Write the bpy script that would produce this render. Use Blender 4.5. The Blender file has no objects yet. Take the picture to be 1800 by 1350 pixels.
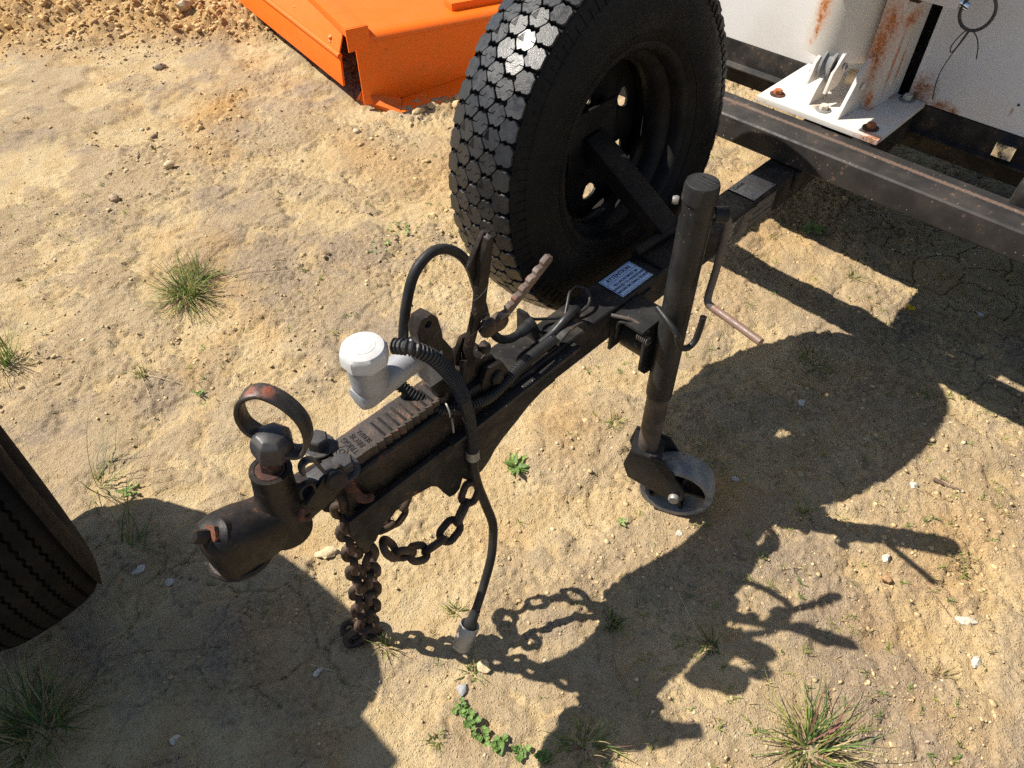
import bpy, bmesh, math, random
import numpy as np
from mathutils import Vector, Matrix, Quaternion

scene = bpy.context.scene
COL = scene.collection
R_ = math.radians

# ------------------------------------------------------------------ camera
cam_d = bpy.data.cameras.new('camera')
cam = bpy.data.objects.new('camera', cam_d)
COL.objects.link(cam)
cam_d.sensor_width = 36.0
cam_d.lens = 1298.18 / 1800 * 36
cam_d.clip_start = 0.02
cam_d.clip_end = 800
_Rt = Vector((0.70362616, -0.71053797, -0.00678321))
_Up = Vector((0.52600117, 0.51441883, 0.67727102))
_Fw = Vector((0.47773737, 0.48011359, -0.73570235))
m = Matrix((_Rt, _Up, -_Fw)).transposed().to_4x4()
m.translation = (0, 0, 1.5)
cam.matrix_world = m
scene.camera = cam

# ------------------------------------------------------------------ light
SUN = Vector((0.44, -0.70, -1.0))
world = bpy.data.worlds.new('World')
scene.world = world
world.use_nodes = True
wn = world.node_tree
wn.nodes.clear()
sky = wn.nodes.new('ShaderNodeTexSky')
sky.sky_type = 'NISHITA'
sky.sun_disc = False
sky.sun_elevation = math.atan2(1.0, math.hypot(SUN.x, SUN.y))
sky.sun_rotation = math.atan2(-SUN.x, -SUN.y)
sky.air_density = 1.0
sky.dust_density = 0.6
bg = wn.nodes.new('ShaderNodeBackground')
bg.inputs['Strength'].default_value = 0.07
wo = wn.nodes.new('ShaderNodeOutputWorld')
wn.links.new(sky.outputs[0], bg.inputs[0])
wn.links.new(bg.outputs[0], wo.inputs[0])
sun_d = bpy.data.lights.new('sun', 'SUN')
sun_d.energy = 5.0
sun_d.angle = R_(0.53)
sun_d.color = (1.0, 0.94, 0.84)
sun = bpy.data.objects.new('sun', sun_d)
COL.objects.link(sun)
sun.rotation_euler = SUN.to_track_quat('-Z', 'Y').to_euler()
sun.location = (-2, 3, 5)
vs = scene.view_settings
vs.view_transform = 'Standard'
vs.look = 'None'
vs.exposure = 0.78
vs.gamma = 1.0
vs.use_curve_mapping = False
scene.cycles.use_denoising = False      # keeps the grit of the soil; 128 samples are clean enough in daylight
scene.cycles.max_bounces = 6
scene.cycles.sample_clamp_indirect = 4.0

# ------------------------------------------------------------------ materials
def mat_new(name):
    mt = bpy.data.materials.new(name)
    mt.use_nodes = True
    nt = mt.node_tree
    b = nt.nodes['Principled BSDF']
    return mt, nt, b

def N(nt, typ, **kw):
    n = nt.nodes.new(typ)
    for k, v in kw.items():
        if k.startswith('i_'):
            n.inputs[k[2:].replace('_', ' ')].default_value = v
        else:
            setattr(n, k, v)
    return n

def noise(nt, vec, scale, detail=4, rough=0.55, dist=0.0):
    n = N(nt, 'ShaderNodeTexNoise')
    n.inputs['Scale'].default_value = scale
    n.inputs['Detail'].default_value = detail
    n.inputs['Roughness'].default_value = rough
    n.inputs['Distortion'].default_value = dist
    nt.links.new(vec, n.inputs['Vector'])
    return n.outputs['Fac']

def ramp(nt, fac, a, b, ca=0.0, cb=1.0):
    n = N(nt, 'ShaderNodeMapRange')
    n.interpolation_type = 'SMOOTHSTEP'
    n.inputs['From Min'].default_value = a
    n.inputs['From Max'].default_value = b
    n.inputs['To Min'].default_value = ca
    n.inputs['To Max'].default_value = cb
    nt.links.new(fac, n.inputs['Value'])
    return n.outputs['Result']

def mixc(nt, fac, a, b):
    n = N(nt, 'ShaderNodeMix', data_type='RGBA')
    for sock, val in ((n.inputs[0], fac), (n.inputs[6], a), (n.inputs[7], b)):
        if hasattr(val, 'links'):
            nt.links.new(val, sock)
        else:
            sock.default_value = (*val, 1) if isinstance(val, tuple) and len(val) == 3 else val
    return n.outputs[2]

def mul(nt, a, b, op='MULTIPLY'):
    n = N(nt, 'ShaderNodeMath', operation=op)
    for s, v in ((n.inputs[0], a), (n.inputs[1], b)):
        if hasattr(v, 'links'):
            nt.links.new(v, s)
        else:
            s.default_value = v
    return n.outputs[0]

def bump(nt, b, h, strength=0.3, dist=0.002):
    n = N(nt, 'ShaderNodeBump')
    n.inputs['Strength'].default_value = strength
    n.inputs['Distance'].default_value = dist
    nt.links.new(h, n.inputs['Height'])
    nt.links.new(n.outputs[0], b.inputs['Normal'])

def coords(nt):
    # world-space position: pieces that share one mesh still differ in wear
    return N(nt, 'ShaderNodeNewGeometry').outputs['Position']

def metal_paint(name, base, dust=(0.16, 0.12, 0.08), dust_amt=0.35, rust=(0.16, 0.055, 0.022),
                rust_lo=0.62, rust_hi=0.70, rough=0.5, scale=1.0, bumps=0.25, spec=0.2, chips=None, metallic=0.0, spots=None):
    mt, nt, b = mat_new(name)
    p = coords(nt)
    n1 = noise(nt, p, 18 * scale, 3, 0.6)
    n2 = noise(nt, p, 75 * scale, 4, 0.68)
    n3 = noise(nt, p, 420 * scale, 2, 0.6)
    d = mul(nt, ramp(nt, n1, 0.38, 0.68), ramp(nt, n3, 0.35, 0.7, 0.62, 1.0))
    c = mixc(nt, mul(nt, d, dust_amt), base, dust)
    mixr = mul(nt, mul(nt, n2, 0.65), mul(nt, n1, 0.35), 'ADD')
    rf = ramp(nt, mixr, rust_lo, rust_hi)
    if spots:
        wv = noise(nt, p, 140, 3, 0.7); stain = None
        for (c0, sc, r0) in spots:
            sb = N(nt, 'ShaderNodeVectorMath', operation='SUBTRACT'); nt.links.new(p, sb.inputs[0]); sb.inputs[1].default_value = c0
            ml = N(nt, 'ShaderNodeVectorMath', operation='MULTIPLY'); nt.links.new(sb.outputs[0], ml.inputs[0]); ml.inputs[1].default_value = sc
            ln = N(nt, 'ShaderNodeVectorMath', operation='LENGTH'); nt.links.new(ml.outputs[0], ln.inputs[0])
            dd = mul(nt, ln.outputs['Value'], mul(nt, mul(nt, wv, 0.5, 'SUBTRACT'), r0*3.2), 'ADD')
            wide = ramp(nt, dd, r0*2.1, r0*0.7, 0.0, 0.55)
            stain = wide if stain is None else mul(nt, stain, wide, 'MAXIMUM')
            rf = mul(nt, rf, mul(nt, ramp(nt, dd, r0*1.15, r0*0.25), ramp(nt, n2, 0.36, 0.52)), 'MAXIMUM')
    r2 = mixc(nt, ramp(nt, n3, 0.3, 0.7), tuple(v * 0.55 for v in rust), tuple(min(1, v * 1.5) for v in rust))
    if spots:
        c = mixc(nt, stain, c, tuple(min(1, v*1.25+0.05) for v in rust))
    c = mixc(nt, rf, c, r2)
    if chips:
        vo = noise(nt, p, 260 * scale, 2, 0.5)
        c = mixc(nt, ramp(nt, vo, 0.735, 0.76), c, chips)
    nt.links.new(c, b.inputs['Base Color'])
    ro = mul(nt, ramp(nt, n2, 0.3, 0.7, rough - 0.10, rough + 0.12), mul(nt, rf, 0.25), 'ADD')
    nt.links.new(ro, b.inputs['Roughness'])
    b.inputs['Specular IOR Level'].default_value = spec
    b.inputs['Metallic'].default_value = metallic
    bump(nt, b, mul(nt, mul(nt, n3, 0.5), mul(nt, rf, 0.5), 'ADD'), bumps, 0.0015)
    return mt

M = {}
M['black'] = metal_paint('black painted steel', (0.016, 0.0155, 0.0155), dust=(0.15, 0.125, 0.10), dust_amt=0.27, rust=(0.17, 0.075, 0.04),
                         rust_lo=0.60, rust_hi=0.66, rough=0.5, chips=(0.28, 0.24, 0.2), spec=0.12, bumps=0.12)
M['beam'] = metal_paint('chassis black paint', (0.024, 0.0225, 0.022), dust=(0.14, 0.115, 0.095), dust_amt=0.22, rust=(0.13, 0.08, 0.055),
                        rust_lo=0.60, rust_hi=0.65, rough=0.5, scale=0.7, chips=(0.4, 0.36, 0.32), spec=0.2, spots=[((1.607, 0.3, 0.636), (1, 0.004, 1), 0.0042)])
M['jack'] = metal_paint('jack black satin paint', (0.015, 0.015, 0.0155), dust=(0.10, 0.095, 0.09), dust_amt=0.18, rust_lo=0.66, rust_hi=0.72, rough=0.42, spec=0.22, bumps=0.10, chips=(0.20, 0.17, 0.15))
M['cast'] = metal_paint('rusty cast iron', (0.011, 0.0095, 0.009), dust=(0.055, 0.042, 0.034), dust_amt=0.6, rust=(0.10, 0.046, 0.028),
                        rust_lo=0.56, rust_hi=0.68, rough=0.46, bumps=0.6, scale=1.3, spec=0.22)
M['castred'] = metal_paint('red rusted iron', (0.045, 0.025, 0.020), dust=(0.10, 0.06, 0.044), dust_amt=0.6, rust=(0.15, 0.058, 0.034),
                           rust_lo=0.45, rust_hi=0.6, rough=0.75, bumps=0.6)
M['chain'] = metal_paint('rusted chain steel', (0.040, 0.028, 0.021), dust=(0.13, 0.088, 0.062), dust_amt=0.75, rust=(0.16, 0.065, 0.03),
                         rust_lo=0.54, rust_hi=0.68, rough=0.6, bumps=0.8, scale=1.6)
M['strap'] = metal_paint('worn steel strap', (0.022, 0.018, 0.016), dust=(0.08, 0.055, 0.042), dust_amt=0.6, rust=(0.20, 0.055, 0.025),
                         rust_lo=0.60, rust_hi=0.68, rough=0.42, bumps=0.4, spec=0.4, scale=1.4, spots=[((0.204, 0.664, 0.824), (1, 1, 1), 0.006), ((0.218, 0.648, 0.824), (1, 1, 1), 0.007)])
M['bolt'] = metal_paint('dark bolt steel', (0.026, 0.026, 0.029), dust=(0.11, 0.095, 0.08), dust_amt=0.45, rust_lo=0.66, rust_hi=0.76, rough=0.42, spec=0.4, scale=1.6)
M['rustbolt'] = metal_paint('rusty bolt', (0.30, 0.11, 0.05), dust=(0.45, 0.2, 0.1), dust_amt=0.6, rust=(0.30, 0.08, 0.03), rust_lo=0.5, rust_hi=0.6, rough=0.8, bumps=0.6)
M['creambolt'] = metal_paint('paint covered bolt', (0.60, 0.54, 0.45), dust=(0.4, 0.25, 0.15), dust_amt=0.5, rust_lo=0.58, rust_hi=0.68, rough=0.55, scale=2)
M['pipe'] = metal_paint('worn crank steel', (0.075, 0.066, 0.060), dust=(0.18, 0.12, 0.09), dust_amt=0.7, rust=(0.26, 0.12, 0.07), rust_lo=0.60, rust_hi=0.72, rough=0.48, spec=0.4)
M['crankend'] = metal_paint('bare coppery crank end', (0.16, 0.10, 0.075), dust=(0.24, 0.165, 0.125), dust_amt=0.6, rust=(0.24, 0.09, 0.05), rust_lo=0.56, rust_hi=0.7, rough=0.45, spec=0.4)
WHITE = (0.60, 0.575, 0.535)
M['white'] = metal_paint('white paint with rust', WHITE, dust=(0.50, 0.40, 0.28), dust_amt=0.32, rust=(0.34, 0.13, 0.045),
                         rust_lo=0.645, rust_hi=0.68, rough=0.42, scale=0.7, spec=0.35)
M['plate'] = metal_paint('white plate paint with rusty corner', WHITE, dust=(0.52, 0.42, 0.29), dust_amt=0.35, rust=(0.30, 0.12, 0.05),
                         rust_lo=0.64, rust_hi=0.68, rough=0.45, scale=0.8, spec=0.3, spots=[((1.645, 0.500, 0.648), (1, 0.6, 1), 0.016), ((1.660, 0.526, 0.653), (1, 1, 1), 0.008), ((1.70, 0.60, 0.654), (1, 1, 1), 0.006), ((1.69, 0.66, 0.654), (1, 1, 1), 0.012)])
M['tube'] = metal_paint('white mast tube paint', WHITE, dust=(0.55, 0.46, 0.34), dust_amt=0.25, rust=(0.40, 0.15, 0.045),
                        rust_lo=0.67, rust_hi=0.70, rough=0.4, scale=0.6, spec=0.35,
                        spots=[((1.735, 0.737, 0.80+0.024*k), (1, 1, 0.45+0.3*(k % 2)), 0.007+0.004*((k*7) % 3)) for k in range(7)]+[((1.731, 0.756, 0.83), (1, 1, 0.8), 0.006), ((1.733, 0.747, 0.768), (1, 1, 1), 0.007)])
M['post'] = metal_paint('white post paint streaked with rust', WHITE, dust=(0.50, 0.38, 0.24), dust_amt=0.5, rust=(0.40, 0.13, 0.035),
                        rust_lo=0.62, rust_hi=0.68, rough=0.5, scale=0.7, spec=0.25, bumps=0.6,
                        spots=[((1.750, 0.596, 0.80), (1, 1, 0.33), 0.020), ((1.750, 0.590, 0.845), (1, 1, 0.6), 0.022), ((1.752, 0.575, 0.675), (1, 1, 0.4), 0.008), ((1.80, 0.562, 0.85), (0.5, 1, 1), 0.016), ((1.79, 0.562, 0.76), (1, 1, 0.10), 0.006), ((1.83, 0.560, 0.74), (1, 1, 0.10), 0.004), ((1.76, 0.566, 0.655), (0.4, 1, 1), 0.006), ((1.85, 0.558, 0.655), (0.4, 1, 1), 0.006)])
M['panel'] = metal_paint('white cabinet paint', (0.70, 0.69, 0.68), dust=(0.5, 0.44, 0.36), dust_amt=0.3, rust=(0.30, 0.13, 0.055),
                         rust_lo=0.74, rust_hi=0.78, rough=0.38, scale=0.3, bumps=0.05, spec=0.35,
                         spots=[((1.889, 0.512, 0.672), (1, 1, 0.9), 0.024), ((1.889, 0.455, 0.650), (1, 0.6, 1), 0.013), ((1.889, 0.430, 0.652), (1, 0.8, 1), 0.010), ((1.889, 0.312, 0.692), (1, 1.6, 0.5), 0.004)])
M['rustpatch'] = metal_paint('flaking orange rust', (0.42, 0.13, 0.035), dust=(0.5, 0.2, 0.07), dust_amt=0.8, rust=(0.20, 0.06, 0.02),
                             rust_lo=0.5, rust_hi=0.6, rough=0.9, scale=2.0, bumps=1.0)
M['orange'] = metal_paint('orange machine paint', (0.80, 0.135, 0.006), dust=(0.55, 0.17, 0.03), dust_amt=0.3, rust=(0.42, 0.06, 0.005),
                          rust_lo=0.58, rust_hi=0.72, rough=0.42, scale=0.8, bumps=0.3, spec=0.3, chips=(0.35, 0.10, 0.02))
M['ali'] = metal_paint('grey die-cast aluminium', (0.30, 0.31, 0.33), dust=(0.24, 0.21, 0.17), dust_amt=0.5, rust=(0.16, 0.15, 0.14),
                       rust_lo=0.60, rust_hi=0.7, rough=0.5, scale=1.6, metallic=0.2, spec=0.4)
M['plug'] = metal_paint('dusty grey alloy plug', (0.34, 0.335, 0.32), dust=(0.30, 0.25, 0.19), dust_amt=0.7, rust=(0.16, 0.15, 0.14), rust_lo=0.58, rust_hi=0.7, rough=0.42, metallic=0.3, scale=1.8, spec=0.4)
M['chrome'] = metal_paint('chrome latch', (0.75, 0.76, 0.78), dust_amt=0.05, rust_lo=0.9, rust_hi=0.95, rough=0.15, metallic=1.0, bumps=0.0)
M['zinc'] = metal_paint('dull zinc plate', (0.26, 0.255, 0.245), dust=(0.2, 0.16, 0.11), dust_amt=0.6, rust_lo=0.74, rust_hi=0.8, rough=0.45, metallic=0.4)
M['rubber'] = metal_paint('hose rubber', (0.013, 0.013, 0.0135), dust=(0.09, 0.08, 0.07), dust_amt=0.2, rust=(0.08, 0.07, 0.06), rust_lo=0.72, rust_hi=0.8, rough=0.45, bumps=0.1, spec=0.4)
M['grimehose'] = metal_paint('dusty hose', (0.014, 0.014, 0.0145), dust=(0.09, 0.08, 0.07), dust_amt=0.3, rust=(0.1, 0.08, 0.06), rust_lo=0.66, rust_hi=0.8, rough=0.5, bumps=0.1, spec=0.25)
M['tyre'] = metal_paint('blackened tyre rubber', (0.0085, 0.0085, 0.009), dust=(0.03, 0.027, 0.025), dust_amt=0.25, rust=(0.05, 0.045, 0.04),
                        rust_lo=0.70, rust_hi=0.76, rough=0.5, bumps=0.3, spec=0.10)
M['rimblack'] = metal_paint('black wheel paint', (0.011, 0.0105, 0.0105), dust=(0.06, 0.05, 0.04), dust_amt=0.25, rust=(0.09, 0.045, 0.03),
                            rust_lo=0.64, rust_hi=0.70, rough=0.5, spec=0.10)
M['tread'] = metal_paint('shiny blacked tread', (0.012, 0.012, 0.013), dust=(0.05, 0.046, 0.042), dust_amt=0.25, rust=(0.05, 0.045, 0.045),
                         rust_lo=0.68, rust_hi=0.78, rough=0.38, bumps=0.35, spec=0.5)
M['oldtyre'] = metal_paint('dull brown-black tyre', (0.012, 0.0112, 0.0105), dust=(0.03, 0.025, 0.021), dust_amt=0.5, rust=(0.05, 0.036, 0.026), rust_lo=0.62, rust_hi=0.75, rough=0.8, bumps=0.5, spec=0.05)
M['jwheel'] = metal_paint('scuffed grey jockey wheel', (0.16, 0.165, 0.17), dust=(0.42, 0.37, 0.30), dust_amt=0.75, rust=(0.05, 0.05, 0.05), rust_lo=0.55, rust_hi=0.68, rough=0.7, scale=1.6)
M['bark'] = metal_paint('dry stick', (0.16, 0.11, 0.075), dust=(0.3, 0.22, 0.15), dust_amt=0.7, rust=(0.09, 0.06, 0.04), rust_lo=0.5, rust_hi=0.6, rough=0.85)

def simple(name, c, rough=0.5, spec=0.5, vary=0.15, metallic=0.0, trans=0.0):
    mt, nt, b = mat_new(name)
    p = coords(nt)
    n1 = noise(nt, p, 60, 5)
    col = mixc(nt, n1, tuple(v * (1 - vary) for v in c), tuple(min(1, v * (1 + vary)) for v in c))
    nt.links.new(col, b.inputs['Base Color'])
    b.inputs['Roughness'].default_value = rough
    b.inputs['Specular IOR Level'].default_value = spec
    b.inputs['Metallic'].default_value = metallic
    if trans:
        b.inputs['Subsurface Weight'].default_value = trans
        b.inputs['Subsurface Radius'].default_value = (0.004, 0.004, 0.004)
        b.inputs['Subsurface Scale'].default_value = 1.0
    return mt

M['cap'] = metal_paint('scuffed white plastic', (0.52, 0.52, 0.51), dust=(0.34, 0.31, 0.26), dust_amt=0.5, rust=(0.30, 0.27, 0.22), rust_lo=0.60, rust_hi=0.72, rough=0.5, scale=1.6, spec=0.4, bumps=0.15)
M['foil'] = simple('silver label foil tinted with sky', (0.46, 0.62, 0.88), 0.40, 0.5, 0.04, 0.15)  # blue of the reflected sky is put into the silver foil's colour
M['print'] = simple('black print', (0.012, 0.014, 0.025), 0.55)
M['printgrey'] = simple('grey worn print', (0.10, 0.095, 0.09), 0.6)
M['worn_sticker'] = metal_paint('worn dark sticker', (0.05, 0.047, 0.043), dust=(0.3, 0.24, 0.16), dust_amt=0.55, rust=(0.2, 0.17, 0.12), rust_lo=0.52, rust_hi=0.62, rough=0.55, scale=2.0)
M['stickprint'] = simple('pale print', (0.42, 0.42, 0.42), 0.6)
M['wire'] = simple('tie wire', (0.03, 0.022, 0.02), 0.55)
M['sipe'] = simple('deep groove rubber', (0.006, 0.006, 0.006), 0.8)
M['web'] = simple('dusty spider silk', (0.22, 0.21, 0.19), 0.6, 0.3)

def tinted(name, rough=0.7, trans=True, vary=0.2, spec=0.3, bumps=0.0):
    """base colour from the mesh's 'tint' attribute"""
    mt, nt, b = mat_new(name)
    a = N(nt, 'ShaderNodeAttribute', attribute_name='tint')
    p = coords(nt)
    n1 = noise(nt, p, 220, 4)
    v = ramp(nt, n1, 0.3, 0.7, 1 - vary, 1 + vary)
    mx = N(nt, 'ShaderNodeVectorMath', operation='SCALE')
    nt.links.new(a.outputs['Color'], mx.inputs[0])
    nt.links.new(v, mx.inputs['Scale'])
    nt.links.new(mx.outputs[0], b.inputs['Base Color'])
    b.inputs['Roughness'].default_value = rough
    b.inputs['Specular IOR Level'].default_value = spec
    if bumps:
        bump(nt, b, noise(nt, p, 500, 4), bumps, 0.002)
    if trans:
        out = nt.nodes['Material Output']
        tr = N(nt, 'ShaderNodeBsdfTranslucent')
        nt.links.new(mx.outputs[0], tr.inputs['Color'])
        ms = N(nt, 'ShaderNodeMixShader')
        ms.inputs[0].default_value = 0.3
        nt.links.new(b.outputs[0], ms.inputs[1])
        nt.links.new(tr.outputs[0], ms.inputs[2])
        nt.links.new(ms.outputs[0], out.inputs['Surface'])
    return mt
M['blade'] = tinted('grass blades', 0.55, True, 0.2)
M['soilbits'] = tinted('soil crumbs', 0.95, False, 0.25, 0.15, 0.6)

def ground_mat():
    mt, nt, b = mat_new('sandy yard soil')
    p = coords(nt)
    big = noise(nt, p, 1.7, 3, 0.6, 0.4)
    mid = noise(nt, p, 9, 5, 0.68, 0.3)
    fine = noise(nt, p, 85, 4, 0.7)
    vfine = noise(nt, p, 480, 2, 0.7)
    a = N(nt, 'ShaderNodeAttribute', attribute_name='soil')
    sep = N(nt, 'ShaderNodeSeparateColor')
    nt.links.new(a.outputs['Color'], sep.inputs[0])
    clod, orange, crust = sep.outputs[0], sep.outputs[1], sep.outputs[2]
    sand = mixc(nt, ramp(nt, mid, 0.35, 0.65), (0.51, 0.37, 0.195), (0.61, 0.47, 0.27))
    mauve = mixc(nt, ramp(nt, fine, 0.35, 0.65), (0.25, 0.185, 0.13), (0.38, 0.295, 0.21))
    gfac = ramp(nt, mul(nt, mul(nt, big, 0.6), mul(nt, mid, 0.4), 'ADD'), 0.50, 0.60)
    c = mixc(nt, mul(nt, gfac, 0.78), sand, mauve)
    c = mixc(nt, mul(nt, crust, 0.42), c, mauve)
    org = mixc(nt, ramp(nt, fine, 0.3, 0.7), (0.44, 0.25, 0.085), (0.58, 0.36, 0.15))
    c = mixc(nt, mul(nt, orange, 0.85), c, org)
    # pale grit and dark specks
    c = mixc(nt, mul(nt, ramp(nt, vfine, 0.60, 0.72), 0.35), c, (0.66, 0.55, 0.38))
    c = mixc(nt, mul(nt, ramp(nt, vfine, 0.40, 0.30), 0.55), c, (0.16, 0.11, 0.065))
    c = mixc(nt, mul(nt, ramp(nt, fine, 0.38, 0.28), 0.5), c, (0.20, 0.14, 0.09))
    nt.links.new(c, b.inputs['Base Color'])
    b.inputs['Roughness'].default_value = 0.95
    b.inputs['Specular IOR Level'].default_value = 0.1
    vo = N(nt, 'ShaderNodeTexVoronoi'); vo.inputs['Scale'].default_value = 190; nt.links.new(p, vo.inputs['Vector'])
    h = mul(nt, mul(nt, fine, 0.55), mul(nt, vfine, 0.55), 'ADD')
    h = mul(nt, h, mul(nt, ramp(nt, vo.outputs['Distance'], 0.0, 0.55, 0.42, 0.0), ramp(nt, fine, 0.42, 0.6, 0.15, 1.0)), 'ADD')
    bump(nt, b, h, 1.0, 0.009)
    return mt
M['ground'] = ground_mat()

# ------------------------------------------------------------------ mesh helpers
ORG = {}
def link(o, parent=None):
    COL.objects.link(o)
    if parent is not None:
        o.parent = parent
    return o

def tag(o, label=None, cat=None, group=None, kind=None):
    if label: o['label'] = label
    if cat: o['category'] = cat
    if group: o['group'] = group
    if kind: o['kind'] = kind
    return o

def thing(name, label, cat, loc=(0, 0, 0), group=None, rotz=0.0):
    o = bpy.data.objects.new(name, None)
    o.empty_display_size = 0.05
    link(o)
    o.location = loc
    o.rotation_euler = (0, 0, rotz)
    ORG[o] = Vector(loc)
    return tag(o, label, cat, group)

class MB:
    def __init__(self):
        self.v = []; self.f = []
    def add(self, vs_, fs):
        o = len(self.v)
        self.v += [tuple(p) for p in vs_]
        self.f += [tuple(i + o for i in f) for f in fs]
        return self
    def box(self, lo, hi, mat=None):
        x0, y0, z0 = lo; x1, y1, z1 = hi
        vs_ = [Vector(p) for p in ((x0,y0,z0),(x1,y0,z0),(x1,y1,z0),(x0,y1,z0),(x0,y0,z1),(x1,y0,z1),(x1,y1,z1),(x0,y1,z1))]
        if mat is not None:
            vs_ = [mat @ p for p in vs_]
        return self.add(vs_, [(0,3,2,1),(4,5,6,7),(0,1,5,4),(1,2,6,5),(2,3,7,6),(3,0,4,7)])
    def prism(self, pts, vec):
        """planar 3D polygon pts extruded by vec"""
        n = len(pts); vec = Vector(vec)
        a = [Vector(p) for p in pts]
        nrm = Vector((0,0,0))
        for i in range(n):
            nrm += a[i].cross(a[(i+1) % n])
        if nrm.dot(vec) > 0:
            a = a[::-1]
        vs_ = a + [p + vec for p in a]
        fs = [tuple(range(n)), tuple(range(2*n-1, n-1, -1))]
        fs += [((i+1) % n, i, n+i, n+(i+1) % n) for i in range(n)]
        return self.add(vs_, fs)
    def xz(self, pts, y0, y1):
        return self.prism([(x, y0, z) for x, z in pts], (0, y1-y0, 0))
    def xy(self, pts, z0, z1):
        return self.prism([(x, y, z0) for x, y in pts], (0, 0, z1-z0))
    def loft(self, rings, caps=True, closed=False):
        n = len(rings[0]); o = len(self.v); k = len(rings)
        vs_ = [p for r in rings for p in r]
        fs = []
        for i in range(k if closed else k-1):
            j = (i+1) % k
            for q in range(n):
                q2 = (q+1) % n
                fs.append((i*n+q, i*n+q2, j*n+q2, j*n+q))
        if caps and not closed:
            fs.append(tuple(range(n-1, -1, -1)))
            fs.append(tuple(range((k-1)*n, k*n)))
        return self.add(vs_, fs)
    def tube(self, path, r, seg=12, caps=True, rib=None, up=None):
        pts = [Vector(p) for p in path]
        n = len(pts)
        rs = r if isinstance(r, (list, tuple)) else [r]*n
        tang = []
        for i in range(n):
            a = pts[max(0, i-1)]; b = pts[min(n-1, i+1)]
            t = (b-a)
            tang.append(t.normalized() if t.length > 1e-9 else Vector((0,0,1)))
        u = Vector(up) if up else (Vector((0,0,1)) if abs(tang[0].z) < 0.9 else Vector((1,0,0)))
        u = (u - tang[0]*u.dot(tang[0])).normalized()
        rings = []
        for i in range(n):
            if i:
                q = tang[i-1].rotation_difference(tang[i]); u = q @ u
                u = (u - tang[i]*u.dot(tang[i])).normalized()
            w = tang[i].cross(u)
            rr = rs[i]
            ra, rb = rr if isinstance(rr, tuple) else (rr, rr)
            rings.append([pts[i] + u*(ra*math.cos(2*math.pi*k/seg)) + w*(rb*math.sin(2*math.pi*k/seg)) for k in range(seg)])
        return self.loft(rings, caps)
    def strap(self, path, width_dir, w, t):
        """flat bar following a planar path; width along width_dir"""
        pts = [Vector(p) for p in path]; wd = Vector(width_dir).normalized(); n = len(pts)
        rings = []
        for i in range(n):
            a = pts[max(0, i-1)]; b = pts[min(n-1, i+1)]
            tn = (b-a).normalized(); nn = tn.cross(wd).normalized()
            p = pts[i]; h = w/2; q = t/2; e = t*0.24
            rings.append([p+wd*h+nn*(q-e), p+wd*(h-e)+nn*q, p-wd*(h-e)+nn*q, p-wd*h+nn*(q-e),
                          p-wd*h-nn*(q-e), p-wd*(h-e)-nn*q, p+wd*(h-e)-nn*q, p+wd*h-nn*(q-e)])
        return self.loft(rings, True)
    def lathe(self, prof, origin, axis, seg=32, caps=True):
        """prof: list of (radius, height along axis)"""
        axis = Vector(axis).normalized(); o = Vector(origin)
        u = Vector((0,0,1)) if abs(axis.z) < 0.9 else Vector((1,0,0))
        u = (u - axis*u.dot(axis)).normalized(); w = axis.cross(u)
        rings = [[o + axis*h + u*(r*math.cos(2*math.pi*k/seg)) + w*(r*math.sin(2*math.pi*k/seg)) for k in range(seg)] for r, h in prof]
        return self.loft(rings, caps)
    def hexbolt(self, origin, axis, r, h, washer=0.0):
        axis = Vector(axis).normalized(); o = Vector(origin)
        if washer:
            self.lathe([(r*1.45, 0), (r*1.5, washer*0.6), (r*1.4, washer)], o, axis, 20)
        self.lathe([(r, washer), (r, washer+h*0.85), (r*0.86, washer+h)], o, axis, 6)
        return self
    def build(self, name, mt, parent=None, bevel=0.0, smooth=38, local=False, seg=2):
        me = bpy.data.meshes.new(name)
        org = Vector((0,0,0)) if (parent is None or local) else ORG.get(parent, Vector((0,0,0)))
        me.from_pydata([tuple(Vector(p)-org) for p in self.v], [], self.f)
        bm = bmesh.new(); bm.from_mesh(me)
        bmesh.ops.remove_doubles(bm, verts=bm.verts, dist=1e-6)
        bmesh.ops.recalc_face_normals(bm, faces=bm.faces)
        if bevel > 0:
            es = [e for e in bm.edges if len(e.link_faces) == 2 and e.calc_face_angle(0) > R_(28)]
            bmesh.ops.bevel(bm, geom=es, offset=bevel, segments=seg, profile=0.7, affect='EDGES', clamp_overlap=True)
        bm.to_mesh(me); bm.free()
        me.materials.append(mt)
        if smooth:
            me.polygons.foreach_set('use_smooth', [True]*len(me.polygons))
            me.set_sharp_from_angle(angle=R_(smooth))
        o = bpy.data.objects.new(name, me)
        link(o, parent)
        ORG[o] = org if parent is not None else Vector((0,0,0))
        return o

def crom(pts, n=8):
    """Catmull-Rom through pts"""
    P = [Vector(p) for p in pts]
    P = [P[0]*2-P[1]] + P + [P[-1]*2-P[-2]]
    out = []
    for i in range(1, len(P)-2):
        for k in range(n):
            t = k/n
            a, b, c, d = P[i-1], P[i], P[i+1], P[i+2]
            out.append(0.5*((2*b) + (c-a)*t + (2*a-5*b+4*c-d)*t*t + (3*b-a-3*c+d)*t**3))
    out.append(P[-2])
    return out

def resample(path, step):
    P = [Vector(p) for p in path]
    out = [P[0]]; acc = 0.0
    for i in range(1, len(P)):
        a, b = P[i-1], P[i]; L = (b-a).length; d = step-acc
        while d <= L:
            out.append(a.lerp(b, d/L)); d += step
        acc = L-(d-step)
    return out

def corrugated(path, r, pitch=0.0042, depth=0.13):
    pts = resample(path, pitch/4)
    rs = [r*(1.0 - (depth if (i % 4) in (2, 3) else 0.0)) for i in range(len(pts))]
    return pts, rs

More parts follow.
